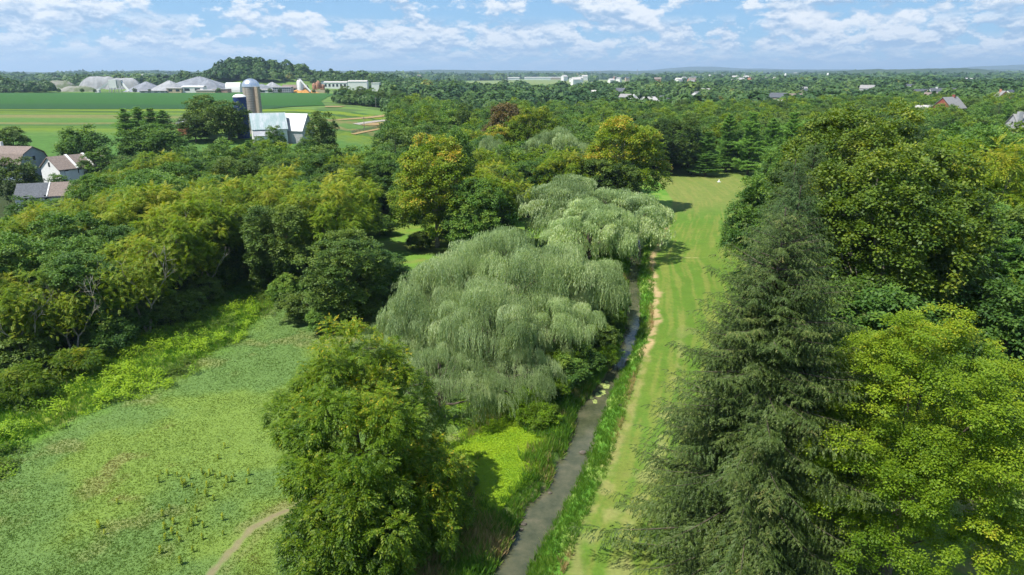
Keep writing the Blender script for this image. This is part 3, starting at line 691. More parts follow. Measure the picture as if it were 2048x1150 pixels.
hero('willow_tree', 'willow_low', 1030, 700, 62.0, 8.0, 'low dull willow closest to the bright leafy patch', R=5, s=.85, rz=.6)
hero('willow_tree', 'willow_low', 880, 690, 59.0, 8.0, 'low pale willow beside the right flank of the big walnut', R=4.5, s=.95, rz=3.6)
hero('willow_tree', 'willow_low', 815, 618, 68.0, 8.0, 'pale willow at the left end of the willow group, above the big walnut', R=4.5, s=.9, rz=2.6)
hero('willow_tree', 'willow_far', 1110, 350, 128.0, 14.0, 'broad willow behind the largest willow, left of its twin', R=8, s=1.12, rz=.3)
hero('willow_tree', 'willow_far', 1180, 400, 112.0, 14.0, 'lower willow between the largest willow and the two broad ones behind it', R=6, s=.8, rz=1.3)
hero('willow_tree', 'willow_far', 1242, 378, 124.0, 14.0, 'willow hanging over the creek at the bend of the fairway', R=8, s=1.1, rz=2.6)
hero('willow_tree', 'willow_far', 1122, 253, 190.0, 14.0, 'pale distant willow between the two golden sycamores', R=8, s=1.0, rz=4.4)
hero('willow_tree', 'willow_far', 978, 272, 183.0, 14.0, 'slim pale willow left of the pale distant willow', R=6, s=.62, rz=1.4)
hero('elm_tree', 'elm', 548, 406, 101.0, 14.0, 'dark round elm at the back corner of the meadow', R=6.5, s=.88)
hero('elm_tree', 'elm', 688, 466, 87.0, 14.0, 'dark dense elm above the big walnut, its shadow on the meadow', R=7.5, s=.95, rz=2.)
hero('elm_tree', 'linden', 750, 500, 96.0, 13.5, 'lower mid green elm between the dense dark elm and the willows', R=5.5, s=.8, rz=1.)
hero('ash_tree', 'ash', 905, 262, 150.0, 15.0, 'dark-crowned ash behind the lone golden-green sycamore', R=5, s=.75, rz=2.)
hero('ash_tree', 'mid_3', 975, 385, 140.0, 13.5, 'fresh green ash right of the lone golden-green sycamore', R=5, s=.8, rz=2.)
# right-hand edge
hero('pine_tree', 'white_pine', 2010, 470, 70.0, 19.0, 'dark green pine at the right edge, behind the lime-green maple', R=6, rz=.5, s=1.0)
hero('locust_tree', 'locust', 1985, 290, 92.0, 14.0, 'tall fresh green locust at the right edge behind the broad sycamore', R=8, rz=.5, s=1.4)
hero('ash_tree', 'ash', 1955, 262, 116.0, 15.0, 'tall green ash below the red-gabled house', R=8, rz=1.5, s=1.3)
hero('linden_tree', 'linden', 2040, 560, 56.0, 13.5, 'dark green linden cut by the right edge of the picture', R=5, rz=1.5, s=1.0)
# pines and maples at the end of the fairway
for k, (px, pt, Y, key, s, lab) in enumerate([
    (1350, 232, 228, 'elm', 1.45, 'dark round elm at the left end of the fairway pines'),
    (1418, 262, 222, 'white_pine', 1.0, 'pale-topped pine second in the row that closes the fairway'),
    (1462, 228, 232, 'white_pine_b', 1.15, 'tall pine in the middle of the row that closes the fairway'),
    (1508, 222, 224, 'white_pine', 1.1, 'broad tiered pine right of the middle of the fairway-end row'),
    (1548, 236, 218, 'white_pine_b', 1.15, 'tiered pine near the right end of the fairway-end row'),
    (1590, 222, 206, 'white_pine', 1.1, 'last pine of the fairway-end row, touching the slender dark spruce')]):
    hero('pine_tree' if 'pine' in key else 'elm_tree', key, px, pt, Y, {'elm': 14., 'white_pine': 19., 'white_pine_b': 17.}[key], lab, R=6, s=s, rz=k*1.3)
# trees on the farm side
for k, (px, pt, Y, key, H0, s, nm, lab) in enumerate([
    (245, 216, 252, 'white_pine', 19, .95, 'pine_tree', 'leftmost of the dark pines clumped in the farm field'),
    (272, 213, 258, 'white_pine_b', 17, 1.15, 'pine_tree', 'second pine from the left in the field clump'),
    (298, 215, 254, 'white_pine', 19, 1.0, 'pine_tree', 'middle pine of the clump in the farm field'),
    (324, 220, 250, 'white_pine_b', 17, 1.1, 'pine_tree', 'rightmost dark pine of the clump in the farm field'),
    (338, 232, 256, 'spruce_far', 18, .7, 'spruce_tree', 'small spruce at the right foot of the pine clump'),
    (404, 192, 258, 'mid_1', 13.5, 1.0, 'elm_tree', 'tall dark elm left of the barn, in front of the silos'),
    (450, 204, 246, 'mid_1', 13.5, 1.15, 'elm_tree', 'broad dark elm hiding the left end of the barn'),
    (385, 228, 246, 'mid_1', 13.5, .95, 'elm_tree', 'lower dark elm left of the broad one by the barn'),
    (155, 255, 205, 'mid_0', 13.5, 1.1, 'maple_tree', 'round green maple behind the white row house'),
    (275, 256, 212, 'mid_0', 13.5, 1.1, 'maple_tree', 'green maple directly below the pine clump'),
    (325, 262, 210, 'mid_3', 13.5, 1.0, 'maple_tree', 'green maple right of the one below the pine clump'),
    (20, 255, 222, 'mid_1', 13.5, .75, 'maple_tree', 'dark maple behind the blue-grey gambrel house'),
    (640, 226, 218, 'mid_1', 13.5, .72, 'maple_tree', 'dark green maple right of the barn'),
    (612, 276, 212, 'mid_0', 13.5, .6, 'maple_tree', 'mid green maple below the right gable of the barn'),
    (548, 256, 222, 'mid_3', 13.5, .5, 'maple_tree', 'small tree in front of the barn wing'),
    (195, 300, 190, 'mid_0', 13.5, .8, 'maple_tree', 'green maple covering the right end of the white row house'),
    (112, 352, 172, 'mid_3', 13.5, .5, 'maple_tree', 'small tree before the left wall of the white row house'),
    (52, 396, 138, 'mid_0', 13.5, .6, 'maple_tree', 'green tree before the left end of the slate-roofed house'),
    (112, 402, 136, 'mid_3', 13.5, .6, 'maple_tree', 'green tree before the brown end of the slate-roofed house'),
    (25, 318, 168, 'mid_1', 13.5, .85, 'maple_tree', 'dark tree in front of the blue-grey gambrel house'),
    (795, 222, 290, 'mid_1', 13.5, .55, 'maple_tree', 'small dark tree at the end of the gravel lane'),
    (850, 222, 262, 'mid_2', 13.5, 1.0, 'locust_tree', 'dull olive tree beyond the lone golden-green sycamore'),
    (905, 212, 275, 'mid_0', 13.5, 1.0, 'linden_tree', 'dull green tree left of the small bright field'),
    (930, 210, 268, 'mid_1', 13.5, .7, 'elm_tree', 'narrow dark tree beside the small bright field')]):
    hero(nm, key, px, pt, Y, H0, lab, R=4.5*s, s=s, rz=k*1.1)
x, y = gpt(152, 722); plant('bare_tree', 'bare_tree', x, y, 1.0, .6, 'small half-bare tree with pale forked trunks at the edge of the left wood', 'tree')
x, y = gpt(72, 330, 8); PB = (x, y)

# understorey along the wood and on the creek banks
SH = [(45, 800, 'yellow_bush', 1.1), (155, 750, 'yellow_bush', .95), (222, 705, 'bush', 1.1), (262, 672, 'bush', 1.1), (300, 655, 'dark_bush', 1.2), (335, 640, 'dark_bush', 1.2),
      (375, 632, 'dark_bush', 1.0), (405, 605, 'dark_bush', 1.1), (440, 572, 'bush', 1.2), (120, 700, 'dark_bush', 1.4), (60, 730, 'dark_bush', 1.5), (10, 760, 'dark_bush', 1.4), (180, 690, 'bush', 1.0),
      (600, 640, 'dark_bush', 1.1), (575, 600, 'bush', 1.0), (655, 660, 'bush', 1.0), (715, 640, 'yellow_bush', .9), (1090, 800, 'bright_bush', 1.0), (1050, 830, 'bright_bush', .95), (1075, 850, 'bright_bush', .8),
      (1130, 775, 'bush', .9), (1165, 745, 'bush', .85), (1195, 700, 'dark_bush', .9), (1215, 720, 'bright_bush', .75), (1180, 660, 'bush', 1.0), (1100, 760, 'yellow_bush', 1.0), (1060, 770, 'bush', .9), (1225, 650, 'bright_bush', .8),
      (925, 985, 'dark_bush', .5), (1230, 620, 'bush', .8), (800, 590, 'bush', .9), (760, 470, 'bush', 1.2), (840, 500, 'dark_bush', 1.0), (900, 1075, 'bright_bush', .45), (870, 1095, 'bright_bush', .5)]
NM = {'yellow_bush': 'yellow-green', 'bush': 'mid green', 'dark_bush': 'dark green', 'bright_bush': 'bright light green'}
def shrub_place(px, py):
    if px < 480: 
        return ('at the left picture edge, foot of the wood' if px < 50 else 'left of the half-bare tree' if px < 115 else 'at the foot of the half-bare tree' if px < 190 else 'just right of the half-bare tree' if px < 245 else 'midway along the edge of the left wood' if px < 320 else 'towards the far end of the left wood edge' if px < 390 else 'at the corner where the left wood meets the meadow')
    if px < 740 and py > 560: return 'under the left side of the near elm' if px < 620 else 'under the right side of the near elm'
    if py < 510: return 'at the small clearing, left part' if px < 800 else 'at the small clearing, right part'
    if px < 820: return 'between elm and willows'
    if px < 960: return 'beside the near walnut' if py < 1000 else 'on the bare bank in front of the near walnut'
    return 'on the bank below the lowest willow' if px < 1085 and py > 800 else 'on the bank left of the duckweed' if py > 735 else 'at the water under the leaning willow'
for k, (px, py, key, s) in enumerate(SH):
    x, y = gpt(px, py)
    sz_ = 'large' if s > 1.05 else 'small' if s < .85 else 'middling'; lab = '%s %s shrub %s' % (sz_, NM[key], shrub_place(px, py))
    plant('shrub', key, x, y, s, k*1.7, lab, 'shrub', '%s shrubs' % NM[key], crown_name='foliage')
for k, (px, py, s, lab) in enumerate([(298, 668, 1.25, 'pale bare stems standing out before the dark middle of the left wood'), (330, 640, 1.35, 'tall pale forked stems right of the dark gap in the left wood'), (60, 742, 1.1, 'pale leaning stems near the left edge of the picture'), (415, 600, 1.1, 'pale thin stems by the far corner of the left wood'), (235, 690, 1.2, 'pale stems close right of the half-bare tree')]):
    x, y = gpt(px, py); plant('bare_tree', 'bare_tree', x, y, s, k*1.9+1, lab, 'tree')

# ------------------------------------------------------------------ filling woods: every tree a thing of its own
def inpoly(x, y, P):
    c = False; n = len(P)
    for i in range(n):
        x1, y1 = P[i]; x2, y2 = P[(i+1) % n]
        if (y1 > y) != (y2 > y) and x < (x2-x1)*(y-y1)/(y2-y1)+x1: c = not c
    return c
RIGHT = [0, 40, 60, 90, 120, 170, 215]; RIGHTX = [20, 20, 25, 34, 48, 65, 80]
def wooded(x, y, r=4.0):
    """is this spot of ground under trees? answers with the name of the wood"""
    px, _ = topx(x, y, float(gz(x, y)))
    if px < -160 or px > 2210: return None
    q = x/y
    if x < -6+max(0, (y-100))*.22 and px < 1000:
        if y < 103: return 'left wood' if x < float(we(y))-r*.7 else None
        if px < 190: b = 150
        elif px < 340: b = 190
        elif px < 470: b = 215
        elif px < 690: b = 222
        elif px < 790: b = 205
        elif px < 1000: b = 250
        if y < b:
            if 735 < px < 868 and 97 < y < 152: return None
            if px > 868 and y < 120: return None
            return 'left wood' if px < 480 else 'middle wood'
        if px < 770: return None if y < 3000 else 'far'
        if y < 330: return 'middle wood' if px > 800 else None
        if 915 < px < 985 and 330 < y < 470: return None
        return 'far wood'
    if x > float(np.interp(y, RIGHT, RIGHTX))+r*.3 and y > 52:
        if y < 200: return 'right wood'
    if y > 236: return 'far wood'
    if y > 150 and px < 1290 and x < float(cl(y))-2: return 'middle wood'
    return None
HOUSE_SITES = []     # filled below; keeps the view of the roofs open
def clear_of_sites(x, y, r):
    for (hx, hy, hr) in HOUSE_SITES:
        if (x-hx)**2+(y-hy)**2 < (hr+r*.8)**2: return False
        # nothing tall straight in front of a roof the photograph shows
        if y < hy:
            k = y/hy
            if abs(x-hx*k) < hr*k*.75 and hy-y < 38: return False
    return True
# roofs the photograph shows: (px, py of the base, ground distance, clear radius)
def site(px, Y): 
    x = (px-1024)/FPX*(Y*CP+26*SP); return x, Y
for px, Y, r in [(30, 200, 13), (138, 190, 13), (88, 152, 13), (1265, 640, 12), (1872, 372, 17), (2040, 300, 16), (1782, 820, 8), (1735, 600, 9), (1692, 590, 8), (1845, 760, 14), (1882, 720, 14), (1998, 520, 12), (1955, 455, 10), (1560, 560, 8), (1600, 620, 8), (905, 560, 9), (2015, 640, 9)]:
    HOUSE_SITES.append((*site(px, Y), r))
SUB = []; _sr = random.Random(77)
for k in range(34):
    px = _sr.uniform(1150, 2046); Y = _sr.choice([_sr.uniform(600, 1000), _sr.uniform(900, 1700)]); SUB.append((*site(px, Y), 7.5)); HOUSE_SITES.append(SUB[-1])
SKY_PX = [-200, 0, 40, 80, 150, 200, 230, 300, 400, 450, 480, 560, 700, 780, 800]
SKY_PY = [470, 445, 440, 412, 385, 345, 328, 306, 300, 288, 272, 288, 300, 292, 150]
rng = np.random.default_rng(909); pyr = random.Random(909)
FILL = {'left wood': ['locust', 'locust', 'locust_leggy', 'linden', 'locust', 'ash'], 'middle wood': ['linden', 'ash', 'elm', 'locust', 'linden'], 'right wood': ['ash', 'linden', 'elm', 'locust'],
        'mid': ['mid_0', 'mid_1', 'mid_2', 'mid_3', 'mid_1', 'mid_0', 'mid_4', 'white_pine_b', 'spruce_far', 'mid_3', 'mid_2']}
NAMEOF = {'locust': 'locust_tree', 'locust_leggy': 'locust_tree', 'linden': 'linden_tree', 'ash': 'ash_tree', 'elm': 'elm_tree', 'mid_0': 'linden_tree', 'mid_1': 'elm_tree', 'mid_2': 'locust_tree', 'mid_3': 'maple_tree',
          'mid_4': 'sycamore_tree', 'white_pine_b': 'pine_tree', 'spruce_far': 'spruce_tree'}
HOF = {'locust': 14, 'locust_leggy': 13.5, 'linden': 13.5, 'ash': 15, 'elm': 14, 'white_pine_b': 17, 'spruce_far': 18}
DESC = {'locust': 'yellow-green locust', 'locust_leggy': 'pale-stemmed locust', 'linden': 'green linden', 'ash': 'loose ash', 'elm': 'dark elm',
        'mid_0': 'green linden', 'mid_1': 'dark elm', 'mid_2': 'yellow-green locust', 'mid_3': 'fresh maple', 'mid_4': 'golden sycamore', 'white_pine_b': 'tiered pine', 'spruce_far': 'pointed spruce'}
PLACE = {'left wood': 'in the wood left of the meadow', 'middle wood': 'in the wood behind the meadow and willows', 'right wood': 'in the wood right of the fairway', 'far wood': 'in the woods beyond the fairway'}
INDIV_END = 470.0
MARKS = [(110, 'by the slate-roofed house at the left edge'), (210, 'below the white row house'), (340, 'below the field pine clump'), (480, 'below the dark barn elms'), (600, 'in front of the white barn'), (790, 'right of the barn'),
         (990, 'around the golden sycamores'), (1180, 'behind the pale willows'), (1345, 'by the creek bend'), (1480, 'behind the left fairway pines'), (1610, 'behind the right fairway pines'), (1760, 'by the tallest sycamore'), (1940, 'below the red brick house'), (9999, 'towards the right edge')]
def describe(key, w, px, Y, k):
    size = 'small' if k < .8 else 'tall' if k > 1.0 else 'middling'
    row = {'left wood': [(85, 'fronting the left wood'), (115, 'midway in the left wood'), (999, 'at the left wood back')], 'middle wood': [(130, 'nearest in the middle wood'), (190, 'midway in the middle wood'), (999, 'at the back of the middle wood')],
           'right wood': [(85, 'nearest in the right wood'), (130, 'midway in the right wood'), (999, 'at the back of the right wood')], 'far wood': [(260, 'just beyond the fairway'), (320, 'in the nearer far woods'), (999, 'deep in the far woods')]}[w]
    r = [t for lim, t in row if Y < lim][0]; mk = [t for lim, t in MARKS if px < lim][0]
    return '%s %s %s, %s' % (size, DESC[key], r, mk)
MASS = []; n_ind = 0
y = 52.0
while y < 5200:
    s = 7.6 if y < 160 else (8.6 if y < INDIV_END else max(8.6, .0078*y))
    x = -.86*y-30
    while x < .86*y+30:
        X = x+rng.uniform(-.38, .38)*s; Y = y+rng.uniform(-.38, .38)*s; x += s
        px, _ = topx(X, Y, float(gz(X, Y)))
        if px < -120 or px > 2170: continue
        w = wooded(X, Y)
        if y > 2000 and px < 770: w = 'far wood'
        if w is None:
            dh = math.hypot((X-HILL[0])/112, (Y-HILL[1])/100); dh2 = math.hypot((X-HILL[0]-140)/130, (Y-HILL[1]-30)/90)
            if px < 800 and (dh < 1 or dh2 < 1 or (Y > 1080 and px > 640) or Y > 1250 or (675 < px < 800 and 560 < Y < 640 and X > -175) or (px < 105 and 840 < Y < 1000)): w = 'far wood'
            else: continue
        if Y > INDIV_END:
            if Y > 1350 and fbm(np.array([X]), np.array([Y]), 700, 3, 9)[0] > .515: continue
            if any((X-a)**2+(Y-b)**2 < (r*1.0)**2 or (0 < b-Y < 60 and abs(X-a*Y/b) < r*.8) for a, b, r in HOUSE_SITES): continue
            if px > 800 and fbm(np.array([X]), np.array([Y]), 110, 3, 44)[0] > (.60 if Y < 1300 else .58): continue
            if Y > 2900 and 1170 < px < 1640 and rng.random() < .72: continue
            if px < 640 and 1250 > Y > 1080 and rng.random() < .4: continue
            MASS.append((X, Y, s)); continue
        if any((X-a)**2+(Y-b)**2 < (r*.85+2.2)**2 for a, b, r in HEROES): continue
        if not clear_of_sites(X, Y, 4.5): continue
        if Y < 170: key = pyr.choice(FILL[w if w != 'far wood' else 'right wood'])
        else: key = pyr.choice(FILL['mid'])
        if w == 'left wood' and Y > 120 and rng.random() < .45: key = 'linden' if Y < 170 else 'mid_0'
        H0 = HOF.get(key, 13.5); k = rng.uniform(.78, 1.12)*(1.0 if w != 'right wood' else 1.15)
        if w == 'left wood' and px < 460 and Y < 100: k *= .92
        if key in ('spruce_far', 'white_pine_b'): k *= .85
        # woods on the left stay as low as they are in the photograph, so the farm shows over them
        lim = np.interp(px, SKY_PX, SKY_PY)
        if px < 800:
            _, zt = at(px, lim+rng.uniform(-3, 14), Y); k = min(k, (zt-float(gz(X, Y)))/H0)
        if k < .38: continue
        nm = NAMEOF[key]; lab = describe(key, w, px, Y, k)
        plant(nm, key, X, Y, k if k > .7 else k*1.15, rng.uniform(0, 6.28), lab, 'tree', lab, sz=k); n_ind += 1
    y += s*.92
MCOUNT = ('individual filling trees', n_ind, 'mass', len(MASS), [sum(1 for m in MASS if a <= m[1] < b) for a, b in ((0, 620), (620, 1150), (1150, 2300), (2300, 9999))])

# the far woods: too many trees to count, one mass
MA = np.array(MASS); Qs = []; Ts_ = []
for lo, hi, nq in [(0, 640, 420), (640, 1300, 210), (1300, 2300, 80), (2300, 9999, 34)]:
    k = (MA[:, 1] >= lo) & (MA[:, 1] < hi); M = MA[k]; n = len(M)
    if not n: continue
    g = gz(M[:, 0], M[:, 1]); big = rng.random(n)**1.6; R = M[:, 2]*(.46+.50*big)*rng.uniform(.9, 1.1, n); H = np.minimum(14, 8.6+.0016*M[:, 1])*(.62+.66*big)*rng.uniform(.9, 1.1, n); H *= .62+.85*ss(fbm(M[:, 0], M[:, 1], 60, 3, 33), .3, .7); R *= .8+.45*ss(fbm(M[:, 0], M[:, 1], 60, 3, 33), .3, .7); M[:, :2] += rng.normal(0, .22, (n, 2))*M[:, 2:3]
    con = (rng.random(n) < .12)
    d = rdirs(rng, n*nq, -.15).reshape(n, nq, 3); lump = 1+.22*np.sin(d[..., 0]*5+rng.uniform(0, 6, (n, 1)))*np.sin(d[..., 1]*5+rng.uniform(0, 6, (n, 1)))
    cone = np.where(con[:, None], 1.15-np.clip(d[..., 2], 0, 1), 1.0)
    c = np.stack([M[:, 0], M[:, 1], g+H*.45], -1)
    P = c[:, None]+d*np.stack([R[:, None]*lump*cone, R[:, None]*lump*cone, (H*.55)[:, None]*lump], -1)
    P = P.reshape(-1, 3); dd = d.reshape(-1, 3)
    s = np.repeat(R, nq)*rng.uniform(.32, .60, n*nq)*{420: .40, 210: .52, 80: .85, 34: 1.25}[nq]
    nn = nrm(dd+rng.normal(0, .35, dd.shape)+[0, 0, .3]); a = nrm(np.cross(nn, rng.normal(0, 1, dd.shape))); b = np.cross(nn, a)
    q = np.stack([P-a*s[:, None], P-b*s[:, None]*.8, P+a*s[:, None], P+b*s[:, None]*.8], 1)
    tt = np.repeat(np.clip(rng.normal(.40, .13, n)+.75*(fbm(M[:, 0], M[:, 1], 140, 3, 21)-.5), 0, .9)+np.where(rng.random(n) < .012, .4, 0)-np.where(con, .22, 0), nq)+rng.normal(0, .09, n*nq)
    Qs.append(q); Ts_.append(tt)
o = obj_from_mesh('woodland', quad_mesh('woodland', np.concatenate(Qs), M_mass, np.concatenate(Ts_)))
tag(o, 'woods stretching to the horizon beyond the fairway and the farm', 'woodland', kind='stuff')

# ------------------------------------------------------------------ farm fields
def mat_field(name, stops, streak=.02, yr=(0, 1), sx=.004, sy=.05):
    m = bpy.data.materials.new(name); m.use_nodes = True; t = NT(m.node_tree)
    tc = t.n('ShaderNodeTexCoord'); sp = t.n('ShaderNodeSeparateXYZ', ins={0: tc.outputs['Object']})
    mp = t.n('ShaderNodeMapping', ins={'Vector': tc.outputs['Object'], 'Rotation': (0, 0, .06), 'Scale': (sx, sy, 1)})
    n1 = t.n('ShaderNodeTexNoise', ins={'Vector': mp.outputs[0], 'Scale': 1.0, 'Detail': 6.0, 'Roughness': .62})
    n2 = t.n('ShaderNodeTexNoise', ins={'Vector': tc.outputs['Object'], 'Scale': .35, 'Detail': 6.0, 'Roughness': .7})
    f = t.m('DIVIDE', t.m('SUBTRACT', t.m('ADD', sp.outputs[1], t.m('MULTIPLY', sp.outputs[0], .10)), yr[0]), yr[1]-yr[0])
    f = t.m('ADD', f, t.m('MULTIPLY', t.m('SUBTRACT', n1.outputs[0], .5), streak), clamp=True)
    col = t.ramp(f, stops)
    v = t.m('ADD', .55, t.m('MULTIPLY', n2.outputs[0], .9))
    col = t.mixc(1.0, col, t.n('ShaderNodeCombineXYZ', ins={0: v, 1: v, 2: v}).outputs[0], 'MULTIPLY')
    pb = t.n('ShaderNodeBsdfPrincipled', ins={'Base Color': col, 'Roughness': .95, 'Specular IOR Level': .05})
    t.n('ShaderNodeOutputMaterial', ins={0: pb.outputs[0]}); return m
G1 = (0.048, 0.115, 0.030); G2 = (0.072, 0.148, 0.034); YG = (0.125, 0.180, 0.022); TN_ = (0.175, 0.160, 0.060); DG = (0.028, 0.075, 0.026); GG = (0.095, 0.165, 0.038)
M_hay = mat_field('hay', [(0., G2), (.12, G2), (.16, GG), (.24, YG), (.30, G1), (.36, TN_), (.40, G2), (.48, GG), (.55, TN_), (.60, G2), (.68, YG), (.76, DG), (.80, YG), (.88, (.16, .22, .02)), (.94, G1), (1., DG)], .30, (215, 455), .006, .045)
M_crop = mat_field('crop', [(0., DG), (.06, DG), (.14, (.032, .095, .020)), (.5, (.037, .105, .023)), (.8, (.040, .110, .026)), (1., (.042, .112, .028))], .12, (440, 820), .004, .02)
def field_sheet(name, x0f, x1f, y0, y1, m, dz, n=(70, 90)):
    v = np.linspace(0, 1, n[1])[:, None]; u = np.linspace(0, 1, n[0])[None]
    Y = y0*(y1/y0)**v+0*u; X = x0f(Y)+(x1f(Y)-x0f(Y))*u
    me, _ = grid_mesh(name, X, Y, gz(X, Y)+dz, m); return structure(obj_from_mesh(name, me))
field_sheet('hay_field', lambda y: -.95*y-40, lambda y: np.interp(y, [160, 230, 330, 450], [-.62, -.16, -.16, -.17])*y, 205, 455, M_hay, .22)
field_sheet('crop_field', lambda y: -.95*y-40, lambda y: np.interp(y, [440, 520, 600, 835], [-.36, -.265, -.27, -.25])*y, 442, 835, M_crop, .34)
M_light = mat_field('far_field', [(0., (.10, .24, .04)), (.5, (.14, .26, .05)), (1., (.20, .25, .08))], .5, (300, 900))
def quad_field(name, corners, label=None):
    """a small field seen between the trees: four corners on the ground"""
    P = [np.array(c, float) for c in corners]; u = np.linspace(0, 1, 14)[None, :, None]; v = np.linspace(0, 1, 14)[:, None, None]
    W = P[0]*(1-u)*(1-v)+P[1]*u*(1-v)+P[2]*u*v+P[3]*(1-u)*v
    me, _ = grid_mesh(name, W[..., 0], W[..., 1], gz(W[..., 0], W[..., 1])+.3, M_light); structure(obj_from_mesh(name, me))
quad_field('pasture', [gpt(900, 240, 1), gpt(1000, 240, 1), gpt(990, 205, 1), gpt(905, 205, 1)])
M_lane = mat_plain('lane_gravel', (.42, .38, .32), .95, noise=.2, scale=.8); M_soil = mat_plain('bare_soil', (.36, .22, .11), .95, noise=.3, scale=.5, col2=(.22, .19, .06))
def strip(name, pts, w, m, dz=.42):
    pts = np.array(pts, float); L = []
    for i in range(len(pts)):
        d = pts[min(i+1, len(pts)-1)]-pts[max(i-1, 0)]; d = d/np.linalg.norm(d); nn = np.array([-d[1], d[0]]); ww = w if np.ndim(w) == 0 else w[i]
        L.append([pts[i]-nn*ww*k for k in (.5, .17, -.17, -.5)])
    L = np.array(L); me, _ = grid_mesh(name, L[..., 0], L[..., 1], gz(L[..., 0], L[..., 1])+dz, m); return structure(obj_from_mesh(name, me))
def fp(px, py): 
    p = gpt(px, py, 8); return gpt(px, py, float(gz(*p)))
strip('gravel_lane', [fp(px, py) for px, py in [(712, 250), (730, 247), (750, 244), (775, 241), (800, 238)]], 3.6, M_lane)
strip('farm_track', [fp(px, py) for px, py in [(706, 270), (730, 265), (750, 261), (775, 256), (800, 250)]], 2.0, M_soil)
strip('soil_patch', [fp(px, py) for px, py in [(724, 252), (740, 251), (755, 249), (778, 246)]], [1., 5., 6., 1.5], M_soil)
strip('soil_bank', [fp(px, py) for px, py in [(660, 242), (690, 240), (730, 237), (770, 232), (795, 228)]], [1., 4., 4., 5., 2.], M_soil)
strip('soil_spot', [fp(px, py) for px, py in [(650, 215), (665, 214), (690, 213)]], [1., 10., 2.], M_soil)

# ------------------------------------------------------------------ boxes, roofs and other parts of buildings
class MB:
    def __init__(s): s.v = []; s.f = []
    def add(s, v, f):
        n = len(s.v); s.v += [tuple(p) for p in v]; s.f += [tuple(i+n for i in q) for q in f]; return s
    def box(s, x0, y0, z0, x1, y1, z1):
        return s.add([(x0, y0, z0), (x1, y0, z0), (x1, y1, z0), (x0, y1, z0), (x0, y0, z1), (x1, y0, z1), (x1, y1, z1), (x0, y1, z1)],
                     [(0, 3, 2, 1), (4, 5, 6, 7), (0, 1, 5, 4), (1, 2, 6, 5), (2, 3, 7, 6), (3, 0, 4, 7)])
    def prism(s, prof, x0, x1):
        """profile in (y,z) pulled along x"""
        n = len(prof); v = [(x0, a, b) for a, b in prof]+[(x1, a, b) for a, b in prof]
        return s.add(v, [tuple(range(n))[::-1], tuple(range(n, 2*n))]+[(i, (i+1) % n, n+(i+1) % n, n+i) for i in range(n)])
    def bar(s, p, q, w, h=None):
        p, q = Vector(p), Vector(q); d = (q-p).normalized(); u = Vector((0, 0, 1)) if abs(d.z) < .95 else Vector((1, 0, 0)); a = d.cross(u).normalized(); b = a.cross(d); h = h or w
        c = [(-w/2, -h/2), (w/2, -h/2), (w/2, h/2), (-w/2, h/2)]
        return s.add([p+a*i+b*j for i, j in c]+[q+a*i+b*j for i, j in c], [(0, 3, 2, 1), (4, 5, 6, 7), (0, 1, 5, 4), (1, 2, 6, 5), (2, 3, 7, 6), (3, 0, 4, 7)])
    def lathe(s, prof, n=24, c=(0, 0)):
        v = []; f = []
        for r, z in prof: v += [(c[0]+r*math.cos(2*PI*i/n), c[1]+r*math.sin(2*PI*i/n), z) for i in range(n)]
        for k in range(len(prof)-1): f += [(k*n+i, k*n+(i+1) % n, (k+1)*n+(i+1) % n, (k+1)*n+i) for i in range(n)]
        return s.add(v, f)
    def build(s, name, m, parent=None, smooth=False):
        return obj_from_mesh(name, poly_mesh(name, s.v, s.f, m, smooth), parent)
W_white = mat_plain('white_siding', (.74, .73, .70), .7, noise=.05); W_blue = mat_plain('blue_grey_siding', (.30, .36, .42), .75, noise=.06); W_brick = mat_plain('red_brick', (.30, .09, .06), .9, noise=.15, scale=4)
W_tan = mat_plain('tan_stucco', (.55, .43, .30), .85, noise=.1); W_orange = mat_plain('orange_brick', (.55, .25, .14), .9, noise=.12); W_grey = mat_plain('grey_block', (.42, .42, .43), .85, noise=.1)
R_slate = mat_plain('slate_roof', (.10, .11, .125), .7, noise=.2, scale=2.5); R_grey = mat_plain('grey_shingle', (.30, .29, .28), .85, noise=.15, scale=3); R_brown = mat_plain('brown_shingle', (.235, .185, .155), .9, noise=.15, scale=3)
R_pale = mat_plain('pale_shingle', (.52, .49, .46), .8, noise=.1, scale=3); R_metal = mat_plain('weathered_metal_roof', (.58, .60, .60), .5, noise=.1, scale=.35, col2=(.36, .47, .45), stretch=(1, .18, 1), metal=.25)
R_metal2 = mat_plain('grey_metal_roof', (.42, .43, .44), .5, noise=.1, scale=.4, metal=.2); M_glass = mat_plain('window_glass', (.03, .035, .045), .12, noise=.05, spec=.6)
M_conc = mat_plain('silo_concrete', (.36, .32, .26), .9, noise=.16, scale=.6, stretch=(1.6, 1.6, .25), bump=.3, bscale=2., bdist=.1); M_dome = mat_plain('silver_dome', (.72, .73, .74), .28, noise=.04, metal=.85)
M_navy = mat_plain('navy_enamel', (.018, .045, .15), .35, noise=.1); M_steel = mat_plain('galvanised_steel', (.5, .5, .5), .45, noise=.1, metal=.5); M_pole = mat_plain('weathered_pole', (.34, .30, .25), .9, noise=.2)
M_gravel = mat_plain('crushed_stone', (.23, .245, .27), .95, noise=.14, scale=.12, bump=.5, bscale=.4, bdist=.6); M_gravel2 = mat_plain('pale_crushed_stone', (.32, .325, .33), .95, noise=.12, scale=.12, bump=.5, bscale=.4, bdist=.6)
M_rock = mat_plain('quarry_rock', (.25, .24, .21), .95, noise=.3, scale=.08, col2=(.10, .13, .06), bump=.6, bscale=.2, bdist=1.5); M_rust = mat_plain('rusty_plant_steel', (.42, .22, .13), .7, noise=.25, scale=.5)
M_orange = mat_plain('orange_sand', (.55, .27, .07), .95, noise=.15, scale=.3); M_brickpink = mat_plain('pink_block', (.44, .27, .22), .9, noise=.1)

